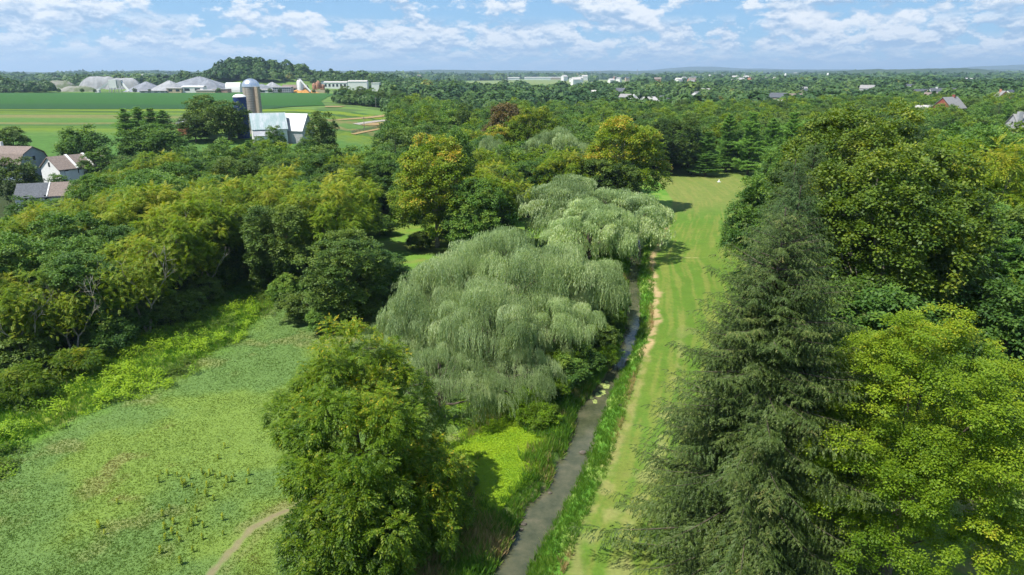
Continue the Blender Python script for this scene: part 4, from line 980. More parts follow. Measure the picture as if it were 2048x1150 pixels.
def house(name, px, Y, L, W, wh, rh, rot, wall, roof, label, chimney=None, windows=3, wing=None, cat='house', overhang=.35, dz=0.0, group=None, shape='gable', dormer=False, xy=None):
    if xy: x, Y = xy
    else: x = (px-1024)/FPX*(Y*CP+24*SP)
    e = tag(empty(name, (x, Y, float(gz(x, Y))+dz), math.radians(rot)), label, cat, group)
    h = W/2
    if shape == 'gambrel': prof = [(-h, wh), (-h*.72, wh+rh*.62), (0, wh+rh), (h*.72, wh+rh*.62), (h, wh)]
    else: prof = [(-h, wh), (0, wh+rh), (h, wh)]
    MB().prism([(-h, -1.0)]+prof+[(h, -1.0)], -L/2, L/2).build('wall', wall, e)
    o = overhang; sl = rh/h
    out = [(a*(1+o/h) if abs(a) == h else a, b-(o*sl*.7 if abs(a) == h else 0)+.03) for a, b in prof]
    rp = out+[(a, b+.22) for a, b in out[::-1]]
    rf = MB().prism(rp, -L/2-o, L/2+o).build('roof', roof, e)
    if chimney is not None:
        cx, cyy, cw = chimney; MB().box(cx-cw/2, cyy-cw/2, wh-1, cx+cw/2, cyy+cw/2, wh+rh+1.3).build('chimney', wall if wall is not W_blue else W_white, rf)
    for i in range(windows):
        wxx = -L/2+L*(i+.5)/windows
        for zz in ([wh*.55] if wh < 4 else [1.1, 3.8]):
            MB().box(wxx-.5, -h-.06, zz, wxx+.5, -h+.02, zz+1.35).build('window', M_glass, e)
    for sgn in (-1, 1):
        MB().box(sgn*(L/2-.02) if sgn > 0 else -L/2-.06, -.45, wh+.2*rh, sgn*(L/2+.06) if sgn > 0 else -L/2+.02, .45, wh+.2*rh+1.2).build('window', M_glass, e)
    if wing:
        wl, ww, wx_, wy_, wwh, wrh, wr, wroof = wing
        c = empty('wing', (wx_, wy_, 0), math.radians(wr)); c.parent = e; hh = ww/2
        MB().prism([(-hh, -1), (-hh, wwh), (0, wwh+wrh), (hh, wwh), (hh, -1)], -wl/2, wl/2).build('wall', wall, c)
        MB().prism([(-hh-.3, wwh-.15), (0, wwh+wrh+.05), (hh+.3, wwh-.15), (hh+.3, wwh+.1), (0, wwh+wrh+.28), (-hh-.3, wwh+.1)], -wl/2-.3, wl/2+.3).build('roof', wroof, c)
    return e

# houses at the left edge
e = house('house', 22, 200, 15, 10.5, 3.6, 4.6, -8, W_blue, R_brown, 'blue-grey gambrel house with brown roof at the left edge', shape='gambrel', windows=2, chimney=(-3, .8, .8), xy=(at(18, 300, 200)[0], 200))
MB().box(8.2, -3.5, -.5, 8.28, -1.5, 2.4).build('fence_panel', W_blue, e)
e = house('row_house', 138, 190, 13.5, 10, 5.0, 3.0, 58, W_white, R_brown, 'white row house whose brown roof is divided by white parapet strips', windows=4, xy=(at(152, 330, 190)[0], 190))
rf = [c for c in e.children if c.name.startswith('roof')][0]
for k, cx in enumerate((-2.2, 2.2)):
    m = MB()
    for s in (-1, 1): m.bar((cx, s*5.3, 5.15), (cx, 0.0, 8.35), .55, .35)
    m.build('parapet', W_white, rf)
for k in range(4): MB().box(-5.6+3.6*k, -5.4, 2.0, -4.5+3.6*k, -5.0, 4.6).build('dormer', W_white, e)
e = house('row_house', 88, 152, 15.5, 10, 4.6, 2.6, 18, W_white, R_slate, 'low white house with slate and brown roof among the left-edge trees', windows=3, xy=(at(104, 392, 158)[0], 158), dz=.3); e.scale = (.8, .8, 1)
rf = [c for c in e.children if c.name.startswith('roof')][0]
MB().add([(0.3, -5.3, 4.84), (8.0, -5.3, 4.84), (8.0, 0, 7.48), (0.3, 0, 7.48)], [(0, 1, 2, 3)]).build('brown_roof_panel', R_brown, rf)
MB().bar((0.2, -5.3, 4.85), (0.2, 0, 7.5), .3, .2).build('parapet', W_white, rf)

# barn and silos
bx, bz = at(540, 236, 243); g = float(gz(bx, 243))
e = tag(empty('barn', (bx-.8, 243, g), math.radians(24)), 'white barn with weathered blue-green metal roof beside the silos', 'barn'); e.scale = (.66, .66, 1.18)
MB().prism([(-6, -1), (-6, 4.6), (0, 8.6), (6, 4.6), (6, -1)], -8.5, 8.5).build('wall', W_white, e)
rf = MB().prism([(-6.6, 4.25), (0, 8.65), (6.6, 4.25), (6.6, 4.45), (0, 8.9), (-6.6, 4.45)], -9, 9).build('roof', R_metal, e)
m = MB()
for k in range(19): m.bar((-9+k, -6.62, 4.5), (-9+k, 0, 8.93), .07, .1)
m.build('standing_seam', R_metal, rf)
m = MB().prism([(-9.8, 2.6), (-6.1, 4.0), (-6.1, 4.2), (-9.8, 2.8)], -8.5, 3).build('lean_to_roof', R_metal2, e); MB().box(-8.3, -9.5, -1, 2.8, -6.1, 2.6).build('lean_to', W_white, e)
w = empty('wing', (14.5, -1.0, 0), math.radians(-42)); w.parent = e
MB().prism([(-5.5, -1), (-5.5, 4.0), (0, 8.3), (5.5, 4.0), (5.5, -1)], -8, 6.5).build('wall', W_grey, w)
MB().prism([(-6, 3.6), (0, 8.35), (6, 3.6), (6, 3.8), (0, 8.6), (-6, 3.8)], -8.3, 7).build('roof', R_metal2, w)
sx, sz = at(500, 157, 266); g = float(gz(sx, 266)); H = sz-g; r = 3.1
e = tag(empty('farm_silo', (sx, 266, g)), 'tall concrete stave silo with silver dome behind the barn', 'silo')
MB().lathe([(r, -1), (r, H-r*.92)], 40).build('wall', M_conc, e, True)
m = MB()
z = .5
while z < H-3.2: m.lathe([(r+.01, z), (r+.05, z+.03), (r+.01, z+.06)], 40); z += .62
m.build('hoop', M_steel, e)
MB().lathe([(r+.12, H-r*.92-.15)]+[((r+.12)*math.cos(a), H-r*.92+.92*r*math.sin(a)) for a in np.linspace(0, PI/2-.02, 12)], 40).build('dome', M_dome, e, True)
MB().box(r*.72, -r*.72-.7, 0, r*.72+1.0, -r*.72+.35, H-r*.95).build('chute', W_tan, e)
sx, sz = at(478, 188, 254); g = float(gz(sx, 254)); H = sz-g; r = 2.25
e = tag(empty('farm_silo', (sx, 254, g)), 'short navy blue silo with white domed cap in front of the concrete one', 'silo')
MB().lathe([(r, -1), (r, H-.9)], 36).build('wall', M_navy, e, True)
MB().lathe([(r+.1, H-1.0), (r*.93, H-.65), (r*.7, H-.3), (r*.35, H-.05), (0.01, H)], 36).build('cap', W_white, e, True)
m = MB()
for z in np.arange(1.2, H-1, 1.45): m.lathe([(r+.005, z), (r+.04, z+.04), (r+.005, z+.08)], 36)
m.build('seam', M_navy, e)
m = MB(); m.box(-r-.02+.5, -r*.93, H-3.0, -r+1.35, -r*.93+.5, H-2.75); m.box(-r+.35, -r*.85, H-3.15, -r+.8, -r*.85+.5, H-3.0); m.build('emblem', W_white, e)
e = tag(empty('grain_shed', (at(364, 236, 262)[0], 262, float(gz(-125, 262)))), 'small tan shed with pale metal roof behind the dark elms', 'shed')
MB().box(-1.5, -1.5, -1, 1.5, 1.5, 4.4).build('wall', W_orange, e); MB().prism([(-1.8, 4.3), (1.8, 5.6), (1.8, 5.8), (-1.8, 4.5)], -1.8, 1.8).build('roof', R_metal2, e)

# utility poles and the field fence
for k, (px, pt, pb_) in enumerate([(729, 232, 262), (752, 194, 216), (668, 178, 204), (862, 205, 222)]):
    x, Y = fp(px, pb_); h = at(px, pt, Y)[1]-float(gz(x, Y))
    e = tag(empty('utility_pole', (x, Y, float(gz(x, Y)))), ['wooden utility pole beside the gravel lane', 'wooden utility pole before the dark tree row', 'wooden utility pole in front of the asphalt plant', 'wooden utility pole at the edge of the far trees'][k], 'utility pole')
    MB().lathe([(.17, -1), (.12, h)], 10).build('pole', M_pole, e); MB().box(-1.1, -.07, h-1.0, 1.1, .07, h-.85).build('crossarm', M_pole, e)
e = tag(empty('rail_fence', (0, 0, 0)), 'long wooden rail fence along the farm track', 'fence'); P = [np.array(fp(px, py)) for px, py in [(704, 268), (730, 262), (760, 255), (792, 248)]]
m = MB(); pts = []
for a, b in zip(P[:-1], P[1:]):
    n = max(2, int(np.linalg.norm(b-a)/2.6)); pts += [a+(b-a)*i/n for i in range(n)]
pts = [(p[0], p[1], float(gz(p[0], p[1]))) for p in pts]
for p in pts[:60]: MB().box(p[0]-.08, p[1]-.08, p[2]-.3, p[0]+.08, p[1]+.08, p[2]+1.35).build('post', M_pole, e)
for p, q in zip(pts[:-1], pts[1:]):
    for zz in (.5, .85, 1.2): m.bar((p[0], p[1], p[2]+zz), (q[0], q[1], q[2]+zz), .05, .12)
m.build('rail', M_pole, e)

# ------------------------------------------------------------------ quarry and plants beyond the crop field
def base(px, Y): return (px-1024)/FPX*(Y*CP+22*SP)
def mound(name, px, ptop, Y, wpx, m, label, cat='gravel pile', sy=1.0, ridge=0.0, seed=0, group=None, power=1.0):
    x, zt = at(px, ptop, Y); g = float(gz(x, Y)); H = zt-g+1.5; R = wpx/FPX*Y/2
    rng = np.random.default_rng(seed+int(px)); n, k = 40, 14; v = []; f = []
    ph = rng.uniform(0, 6, 4)
    for i in range(k+1):
        t = i/k
        for j in range(n):
            a = 2*PI*j/n; rr = R*t*(1+.07*math.sin(3*a+ph[0])+.05*math.sin(5*a+ph[1])+.03*math.sin(11*a+ph[2]*t*3))
            v.append((rr*math.cos(a)+ridge*R*math.copysign(min(1, abs(math.cos(a))*2), math.cos(a))*.5*(1-t*.0), rr*sy*math.sin(a), H*(1-t**power)*(1+.02*math.sin(7*a+ph[3]))-1.5))
    for i in range(k): f += [(i*n+j, (i+1)*n+j, (i+1)*n+(j+1) % n, i*n+(j+1) % n) for j in range(n)]
    f.append(tuple(range(n)))
    o = obj_from_mesh(name, poly_mesh(name, v, f, m)); o.location = (x, Y, g); tag(o, label, cat, group); return o
for a in [('gravel_pile', 292, 163, 900, 86, M_gravel, 'dark grey crushed stone pile, leftmost of the quarry stockpiles'), ('gravel_pile', 338, 161, 880, 92, M_gravel2, 'pale grey stone pile between two darker piles'),
          ('gravel_pile', 398, 153, 985, 150, M_gravel, 'largest blue-grey stockpile left of the wooded hill'), ('gravel_pile', 415, 158, 905, 84, M_gravel, 'dark pointed stone pile behind the white crusher shed'),
          ('gravel_pile', 440, 167, 930, 70, M_gravel, 'low grey stone pile left of the white storage tent'), ('gravel_pile', 524, 168, 930, 70, M_gravel, 'low grey stone pile right of the silos'),
          ('gravel_pile', 544, 164, 960, 60, M_gravel2, 'pale stone pile above the grey block building')]: mound(*a, ridge=.06)
mound('sand_pile', 604, 177, 850, 62, M_orange, 'bright orange sand pile at the foot of the white tower', 'sand pile', .5, .3)
for k, a in enumerate([(200, 153, 1060, 60, 'pale terraced quarry spoil bank on the left skyline'), (248, 156, 1010, 50, 'grey spoil bank right of the pale terraces'), (155, 172, 900, 60, 'rough rocky spoil bank with weeds left of the white crusher'), (60, 166, 930, 90, 'weedy rock bank at the left edge beyond the crop field'), (118, 161, 1000, 50, 'grassy bank with a pale haul road')]):
    mound('spoil_bank', a[0], a[1], a[2], a[3], [M_gravel2, M_gravel2, M_rock, M_rock, M_rock][k], a[4], 'spoil bank', .6, .9, power=2.2 if k < 2 else 1.6)
def plantbox(name, px, ptop, Y, wpx, m, roofm, label, cat='building', depth=12, pitch=.12, windows=0, rows=1, group=None):
    x, zt = at(px, ptop, Y); g = float(gz(x, Y)); H = zt-g; W = wpx/FPX*Y; e = tag(empty(name, (x, Y, g)), label, cat, group); h = depth/2; rh = W*pitch
    MB().box(-W/2, -h, -1, W/2, h, H-rh).build('wall', m, e)
    MB().prism([(-h-.4, H-rh+.02), (0, H), (h+.4, H-rh+.02), (h+.4, H-rh+.4), (0, H+.35), (-h-.4, H-rh+.4)], -W/2-.4, W/2+.4).build('roof', roofm, e)
    for i in range(windows):
        for r in range(rows):
            wx_ = -W/2+W*(i+.5)/windows; z = (H-rh)*(r+.35)/rows; s = W/windows*.25; MB().box(wx_-s, -h-.12, z, wx_+s, -h+.05, z+(H-rh)/rows*.45).build('window', M_glass, e)
    return e
plantbox('warehouse', 566, 174, 838, 34, W_grey, R_grey, 'grey block building with three rows of windows left of the white tower', windows=9, rows=3, pitch=.03)
plantbox('warehouse', 590, 170, 880, 46, W_tan, R_brown, 'long tan building with brown roof behind the white tower', windows=3)
plantbox('warehouse', 529, 178, 842, 44, W_white, R_grey, 'low pale building right of the concrete silo', windows=3, pitch=.05)
plantbox('warehouse', 444, 178, 845, 28, M_brickpink, R_grey, 'low pinkish block building left of the silos', pitch=.02)
plantbox('warehouse', 388, 172, 850, 40, W_white, W_white, 'white crusher shed in front of the dark stone pile', pitch=.05, windows=2)
plantbox('warehouse', 415, 180, 840, 36, W_tan, R_pale, 'low sandy shed in front of the stockpiles', pitch=.02)
plantbox('warehouse', 310, 181, 842, 50, W_grey, R_grey, 'low grey bin wall under the pale stone pile', windows=4, pitch=.02)
plantbox('warehouse', 352, 176, 846, 28, W_tan, R_pale, 'tan screening house between the stone piles', windows=2, pitch=.02)
plantbox('warehouse', 716, 161, 1010, 36, W_white, R_pale, 'bright white farm shed before the dark woods', windows=0, pitch=.06)
plantbox('warehouse', 672, 163, 1040, 44, W_white, R_pale, 'long low white building left of the bright white shed', windows=6, pitch=.05)
plantbox('warehouse', 752, 166, 1000, 15, W_white, W_white, 'small white trailer building right of the bright white shed', pitch=.03)
plantbox('warehouse', 650, 162, 1060, 10, W_blue, R_slate, 'small blue building behind the rust-brown plant', pitch=.03)
# white storage tent
x, zt = at(467, 164, 870); g = float(gz(x, 870)); e = tag(empty('storage_tent', (x, 870, g)), 'white hoop-roofed storage tent left of the silver dome', 'tent'); W = 28/FPX*870; H = zt-g
MB().prism([(-6*math.cos(a), max(0, H*math.sin(a))-.5) for a in np.linspace(0, PI, 12)], -W/2, W/2).build('cover', W_white, e); MB().box(-W/2-.1, -1.6, -.5, -W/2+.05, 1.6, H*.6).build('door', R_grey, e)
# white tower with conveyor
x, zt = at(599, 158, 850); g = float(gz(x, 850)); H = zt-g; e = tag(empty('batch_tower', (x, 850, g)), 'white cylindrical concrete plant tower with a slanting conveyor', 'tower')
MB().lathe([(3.6, -1), (3.6, H-3.2), (2.6, H-1.5), (1.2, H-1.0)], 20).build('drum', W_white, e, True); MB().box(-1.8, -1.8, H-1.4, 1.8, 1.8, H+.6).build('cabin', W_grey, e)
MB().bar((1, -3, H-.2), (14.5, -9, 1.5), 1.1, 1.3).build('conveyor', W_white, e); m = MB(); [m.bar((a*3.9, b*3.9, -1), (a*3.9, b*3.9, H-3), .35) for a in (-.8, .8) for b in (-.8, .8)]; m.build('frame', M_steel, e)
# rust coloured plant
x, zt = at(636, 161, 870); g = float(gz(x, 870)); H = zt-g; e = tag(empty('asphalt_plant', (x, 870, g)), 'rust-brown asphalt plant with domed hoppers right of the white tower', 'industrial plant')
MB().lathe([(2.8, H*.35), (3.2, H*.5), (3.2, H*.82), (1.3, H*.95), (.5, H)], 16).build('hopper', M_rust, e, True); MB().lathe([(2.4, H*.25), (2.8, H*.4), (2.8, H*.68), (.8, H*.8)], 16, (-5, 0)).build('hopper', M_rust, e, True)
MB().lathe([(2.2, H*.25), (2.4, H*.4), (2.4, H*.6), (.8, H*.7)], 16, (5, 1)).build('hopper', M_rust, e, True)
m = MB(); [m.bar((a, b, -1), (a*.8, b, H*.5), .45) for a in (-7, -3, 3, 7) for b in (-2, 2)]; m.box(-7, -2.5, H*.3, 7, 2.5, H*.36); m.build('frame', M_rust, e); MB().box(-9, -5, -1, 9, -2, 3.4).build('cabin', W_tan, e)
# white crusher with two conveyors
x, zt = at(226, 159, 860); g = float(gz(x, 860)); H = zt-g; e = tag(empty('stone_crusher', (x, 860, g)), 'white stone crusher with conveyors running down on both sides', 'industrial plant')
MB().box(-4.5, -3, H*.35, 4.5, 3, H).build('cabin', W_white, e); MB().box(5, -2.5, H*.5, 10, 2.5, H*.95).build('cabin', W_grey, e)
MB().bar((-4, 0, H*.8), (-19, -4, 2.5), 1.8, 2.2).build('conveyor', W_white, e); MB().bar((9, 0, H*.85), (19, -4, 1.5), 1.4, 1.8).build('conveyor', W_white, e)
m = MB(); [m.bar((a, b, -1), (a*.7, b, H*.6), .5) for a in (-6, -2, 3, 8) for b in (-2.5, 2.5)]; m.build('frame', M_steel, e); MB().box(-21, -6, -1, -16, -2, 3.4).build('shed', W_white, e)
for k, (px, Y) in enumerate([(190, 842), (270, 840), (165, 845), (520, 832), (540, 830), (560, 828), (628, 828), (655, 826), (672, 822), (90, 842), (40, 845), (12, 842), (118, 846), (300, 838), (438, 836), (690, 640), (704, 600), (722, 590), (742, 585), (762, 580), (780, 590), (796, 585)]):
    x = base(px, Y); s = .38 if Y > 800 else .95; lab = 'small dark tree along the far edge of the crop field' if Y > 800 else 'dark round tree in the row at the end of the crop field'
    plant('field_tree', 'mid_%d' % (k % 2), x, Y, s*(.85+.3*((k*37 % 10)/10)), k*.9, lab, 'tree', lab)
for px, ptop, Y in [(630, 182, 822), (185, 176, 838)]: pass

# ------------------------------------------------------------------ houses among the right-hand woods
S = HOUSE_SITES
house('house', 0, 0, 15, 11, 5.5, 5.5, 62, W_white, R_pale, 'white house with steep pale roof alone in the woods, centre right', xy=S[3][:2], chimney=(3, 0, 1.5), dz=1.5)
house('house', 0, 0, 17, 10.5, 5.5, 5.5, 36, W_brick, R_grey, 'red brick house with pale grey roof and white chimney, topmost crown beside it', xy=(S[4][0]+5, S[4][1]), chimney=(4, 0, 1.3), wing=(12, 8, -9, 8, 4.2, 2.6, -30, R_pale), dz=5.0)
house('house', 0, 0, 18, 12, 6.0, 5.2, -6, W_grey, R_grey, 'large grey-roofed house with pale chimney cut by the right edge', xy=(S[5][0]+5, S[5][1]), chimney=(-8.2, -3, 1.7), dz=1.5, wing=(8, 8, -12, 0, 3, 1.6, 0, R_grey))
house('house', 0, 0, 9, 9, 5.5, 3.5, 30, W_orange, R_pale, 'small salmon house beyond the sycamores', xy=S[6][:2], dz=2.5)
house('house', 0, 0, 11, 9, 5, 4, 15, W_grey, R_slate, 'house with dark slate roof above the tallest sycamore', xy=S[7][:2], dz=2)
house('house', 0, 0, 9, 9, 5, 4, -30, W_white, R_grey, 'house with grey roof and white wall left of the slate-roofed one', xy=S[8][:2], dz=2)
house('house', 0, 0, 22, 10, 5, 4, 5, W_tan, R_slate, 'long house with dark blue-grey roof, left of a pair', xy=S[9][:2], dz=2)
house('house', 0, 0, 24, 10, 5, 5, -8, W_white, R_slate, 'long slate-roofed house with white chimney, right of a pair', xy=S[10][:2], chimney=(-6, 0, 1.6), dz=3)
house('house', 0, 0, 14, 11, 6, 6.5, 70, W_orange, R_grey, 'tall gabled house of orange brick near the right edge', xy=S[11][:2], chimney=(2, 1, 1.2), dz=3, wing=(9, 8, 0, -9, 5, 4, 90, R_slate))
house('house', 0, 0, 14, 8, 3.2, 2.2, 4, W_white, R_pale, 'low white house behind the red brick house', xy=S[12][:2], dz=3)
house('house', 0, 0, 9, 8, 4.5, 3.2, 12, W_white, R_pale, 'tiny white house above the fairway-end pines', xy=S[13][:2], dz=3)
house('house', 0, 0, 9, 8, 4.5, 3.2, -22, W_tan, R_grey, 'tiny tan house above the slender dark spruce', xy=S[14][:2], dz=3)
house('house', 0, 0, 8, 7, 3.2, 3, 20, W_white, R_pale, 'small white-roofed house behind the small bright field', xy=S[15][:2], dz=2)
house('house', 0, 0, 14, 10, 5.5, 4.5, 40, W_white, R_slate, 'white gabled house far off near the right edge', xy=S[16][:2], dz=3)

# ------------------------------------------------------------------ the far town, sheds and ridges
def small_house(name, m1, m2, L, W, wh, rh, parent):
    MB().prism([(-W/2, -6), (-W/2, wh), (0, wh+rh), (W/2, wh), (W/2, -6)], -L/2, L/2).build('wall', m1, parent)
    MB().prism([(-W/2-.5, wh), (0, wh+rh+.1), (W/2+.5, wh), (W/2+.5, wh+.4), (0, wh+rh+.5), (-W/2-.5, wh+.4)], -L/2-.4, L/2+.4).build('roof', m2, parent)
pr = []
for k, (m1, m2) in enumerate([(W_white, R_pale), (W_white, R_grey), (W_tan, R_slate), (W_orange, R_brown)]):
    e = empty('town_house', (0, 0, 0)); small_house('town_house', m1, m2, 16, 11, 7, 4, e); pr.append(e)
lab = ['white house with pale roof in the far town', 'white house with grey roof in the far town', 'tan house with dark roof in the far town', 'orange house with brown roof in the far town']
rr = random.Random(4); used = set(); cnt = 0
def town(px, Y, k, sc):
    global cnt
    x = base(px, Y); src = pr[k]
    if k not in used: e = src; used.add(k)
    else:
        e = src.copy(); C.objects.link(e)
        for ch in src.children: c = ch.copy(); c.parent = e; C.objects.link(c)
    e.location = (x, Y, float(gz(x, Y))+5.5); e.rotation_euler = (0, 0, rr.uniform(-.8, .8)); e.scale = (sc, sc, sc)
    tag(e, lab[k], 'house', lab[k]); cnt += 1
for i in range(150):
    px = rr.gauss(1400, 75) if i < 85 else rr.uniform(1140, 1680) if i < 130 else rr.uniform(120, 1130)
    town(px, rr.uniform(3000, 5600) if i % 3 else rr.uniform(1700, 2900), rr.choice([0, 0, 0, 1, 1, 2, 3]), rr.uniform(.8, 1.5) if i < 130 else 1.5)
SUBL = ['white house with pale roof among the far trees on the right', 'white house with grey roof among the far trees on the right', 'tan house with dark roof among the far trees on the right', 'orange house with brown roof among the far trees on the right']
for hx, hy, _ in SUB:
    k = rr.choice([0, 1, 1, 2, 2, 3]); src = pr[k]; e = src.copy(); C.objects.link(e)
    for ch in src.children: c = ch.copy(); c.parent = e; C.objects.link(c)
    e.location = (hx, hy, float(gz(hx, hy))+1.8); e.rotation_euler = (0, 0, rr.uniform(-.9, .9)); s = rr.uniform(.75, 1.05); e.scale = (s, s, s); tag(e, SUBL[k], 'house', SUBL[k])
for k, (px, w, Y, m) in enumerate([(1010, 55, 3300, W_white), (1075, 50, 3400, W_white), (1115, 36, 3500, W_tan), (875, 30, 3300, W_white), (905, 24, 3500, W_white), (1528, 20, 2800, W_white), (1565, 16, 2700, W_orange), (990, 14, 4200, W_tan), (1650, 14, 2600, W_white), (1740, 18, 2500, W_white), (1900, 22, 2300, W_grey), (1930, 20, 2350, W_brick), (215, 10, 2900, W_white), (315, 14, 2600, W_white), (330, 10, 2700, W_white), (385, 10, 3400, W_white)]):
    x = base(px, Y); W = w/FPX*Y; g = float(gz(x, Y)); lab_ = ['widest white shed on the horizon plain', 'long white shed right of the widest one', 'tan shed at the right end of the shed row', 'white shed left of centre on the plain', 'narrow white shed left of centre on the plain', 'long white barn left of the orange barn', 'orange and white barn on the far plain', 'tan block on the far plain', 'white farm building on the right skyline', 'white farm building beyond the tallest sycamore', 'grey barn on the right-hand ridge', 'dark red barn on the right-hand ridge', 'tiny white block left of the wooded hill', 'white block on the left skyline beyond the stockpiles', 'second white block on the left skyline', 'white block left of the wooded hill foot'][k]
    e = tag(empty('far_shed', (x, Y, g+6)), lab_, 'shed'); MB().box(-W/2, -20, -8, W/2, 20, 3.5).build('wall', m, e); MB().prism([(-21, 3.52), (0, 6), (21, 3.52), (21, 4), (0, 6.5), (-21, 4)], -W/2-1, W/2+1).build('roof', R_pale, e)
    if k in (6, 8): MB().lathe([(3.5, -8), (3.5, 20), (1.5, 23)], 12, (W*.3, 0)).build('silo', W_white, e)
for k, (px, pt, Y) in enumerate([(1190, 139, 3000), (1200, 140, 3050), (1183, 141, 3100), (1275, 138, 3100), (1398, 138, 3300), (1368, 141, 3000)]):
    x, zt = at(px, pt, Y); g = float(gz(x, Y)); e = tag(empty('transmission_tower', (x, Y, g)), 'thin lattice mast on the horizon plain', 'mast', 'masts on the horizon plain'); m = MB()
    for a in (-1, 1):
        for b in (-1, 1): m.bar((a*2.5, b*2.5, -2), (a*.4, b*.4, zt-g), .35)
    m.build('lattice', M_steel, e); MB().box(-4, -.3, (zt-g)*.85, 4, .3, (zt-g)*.85+.6).build('crossarm', M_steel, e)
M_hill = mat_plain('wooded_ridge', (.028, .055, .030), .95, noise=.25, scale=.004, col2=(.045, .075, .035), bump=.8, bscale=.02, bdist=12)
def ridge(name, prof, Y, depth, seed):
    """a long wooded ridge: skyline points (px, py) at distance Y"""
    u = np.linspace(prof[0][0], prof[-1][0], 260); top = np.interp(u, [p[0] for p in prof], [p[1] for p in prof])
    X0 = (u-1024)/FPX*Y*CP/ (CP*CP+SP*SP); zt = np.array([at(a, b, Y)[1] for a, b in zip(u, top)]); X0 = np.array([at(a, b, Y)[0] for a, b in zip(u, top)])
    v = np.linspace(-1, 1, 22)[:, None]; env = np.cos(v*PI/2)**1.1
    X = X0[None]*(1+v*depth/Y); Yg = Y+v*depth+0*X
    Z = -20+(zt[None]+20)*env*(1+.10*(fbm(X, Yg, depth*.25, 4, seed)-.5)*2*(np.abs(v) > .01))+8*(fbm(X, Yg, 120, 3, seed+1)-.5)
    me, _ = grid_mesh(name, X, Yg, Z, M_hill); structure(obj_from_mesh(name, me))
ridge('hills', [(-300, 143), (0, 143), (160, 145), (280, 141), (360, 142), (430, 145), (560, 141), (700, 142), (820, 142), (860, 139.5), (930, 140), (1000, 141), (1150, 142), (1300, 142), (1420, 141), (1560, 140), (1700, 141), (1850, 138), (2000, 139), (2400, 138)], 7600, 1500, 3)
ridge('hills', [(1180, 150), (1270, 143), (1330, 137.5), (1380, 134), (1430, 134), (1490, 137), (1580, 138.5), (1640, 139), (1700, 138.5), (1760, 140), (1850, 140)], 13500, 1800, 5)
ridge('hills', [(1820, 145), (1900, 138), (1960, 132.5), (2020, 130), (2100, 129), (2300, 130), (2500, 136)], 12500, 1800, 6)
ridge('hills', [(1560, 147), (1640, 144), (1700, 141), (1780, 138.5), (1850, 137), (1930, 137), (1990, 141), (2060, 146)], 3600, 500, 8)

# ------------------------------------------------------------------ grass, herbs and small plants
rg = np.random.default_rng(31)
def tuft_T(r, n=5, h=.34, w=.035, spread=.5):
    q = []
    for i in range(n):
        a = r.uniform(0, 2*PI); k = r.uniform(.1, spread)
        q.append(leaf((r.uniform(-.06, .06), r.uniform(-.06, .06), 0), (k*math.cos(a), k*math.sin(a), 1), (math.sin(a), -math.cos(a), .2), h*r.uniform(.6, 1.2), w))
    return np.array(q)
TG = [tuft_T(_r, 5, .17, .030, 1.3) for _ in range(6)]; TGb = [tuft_T(_r, 7, .75, .055, .7) for _ in range(6)]
def scatter(n, x0, x1, y0, y1, keep, yb=1.6):
    """points, denser close by"""
    y = y0+(y1-y0)*rg.random(n)**yb; x = x0+(x1-x0)*rg.random(n); k = keep(x, y); x, y = x[k], y[k]; return x, y
def stuff(name, x, y, Ts, S, tint, material, label, cat, var=.1, zoff=-.02):
    P = np.stack([x, y, np.maximum(gz(x, y), WZ-.1)+zoff], -1); n = len(x); a = rg.uniform(0, 6.28, n)
    X = np.stack([np.cos(a), np.sin(a), rg.normal(0, .05, n)], -1); Z = np.tile([0, 0, 1.], (n, 1))+rg.normal(0, .12, (n, 3))
    Q, T = inst_many(Ts, P, X, Z, S, tint, rg, var); o = obj_from_mesh(name, quad_mesh(name, Q, material, T)); tag(o, label, cat, kind='stuff'); return len(Q)
def inview(x, y):
    zc = y*CP+32*SP; px = 1024+FPX*x/zc; yc = y*SP-32*CP; py = 575-FPX*yc/zc
    return (px > -110) & (px < 2160) & (py < 1380)
x, y = scatter(370000, -62, 2, 31, 100, lambda x, y: inview(x, y) & (x > wd(y)-1) & (x < cl(y)-7) & (seg_dist(x, y, TRACK) > .36))
n1 = fbm(x, y, 9, 4, 1); n2 = fbm(x, y, 3.2, 4, 2); n4 = fbm(x, y, 24, 3, 6)
k = rg.random(len(x)) < np.where(seg_dist(x, y, TRACK) < 1.6, .75, .85)
x, y, n1, n2 = x[k], y[k], n1[k], n2[k]; h = .5+.6*n2
print('grass', stuff('meadow_grass', x, y, TG, h*rg.uniform(.7, 1.2, len(x)), .10+.62*ss(n1, .34, .66)+.25*ss(n2, .45, .75), M_grass, 'soft blue-green grass of the open meadow', 'grass', .05))
# rank weeds between the meadow and the wood, and on the creek banks
TW = [T_rosette(_r, 6, .20, .16, .26) for _ in range(4)]
x, y = scatter(60000, -64, -22, 40, 112, lambda x, y: inview(x, y) & (x < wd(y)+(fbm(x, y, 7, 4, 5)-.45)*15) & (x > we(y)-3), 1.2)
n2 = fbm(x, y, 3.2, 4, 2); n3 = fbm(x, y, 1.4, 3, 3)
stuff('tall_weeds', x, y, TW, .7+.5*n3, .02+.95*ss(fbm(x, y, 5, 4, 9), .33, .64)+.5*(n3-.5), M_weed, 'rank yellow-green weeds along the edge of the left wood', 'weeds', .16, zoff=.05+1.3*ss(n3, .42, .72)*rg.random(len(x)))
x, y = scatter(26000, -64, -22, 40, 112, lambda x, y: inview(x, y) & (x < wd(y)+1) & (x > we(y)-1), 1.2)
stuff('tall_grass', x, y, TGb, .9*rg.uniform(.6, 1.2, len(x)), .2+.6*fbm(x, y, 3.2, 4, 2), M_bank, 'tall grass mixed into the weeds by the left wood', 'grass', .14)
b0 = gpt(1010, 920)
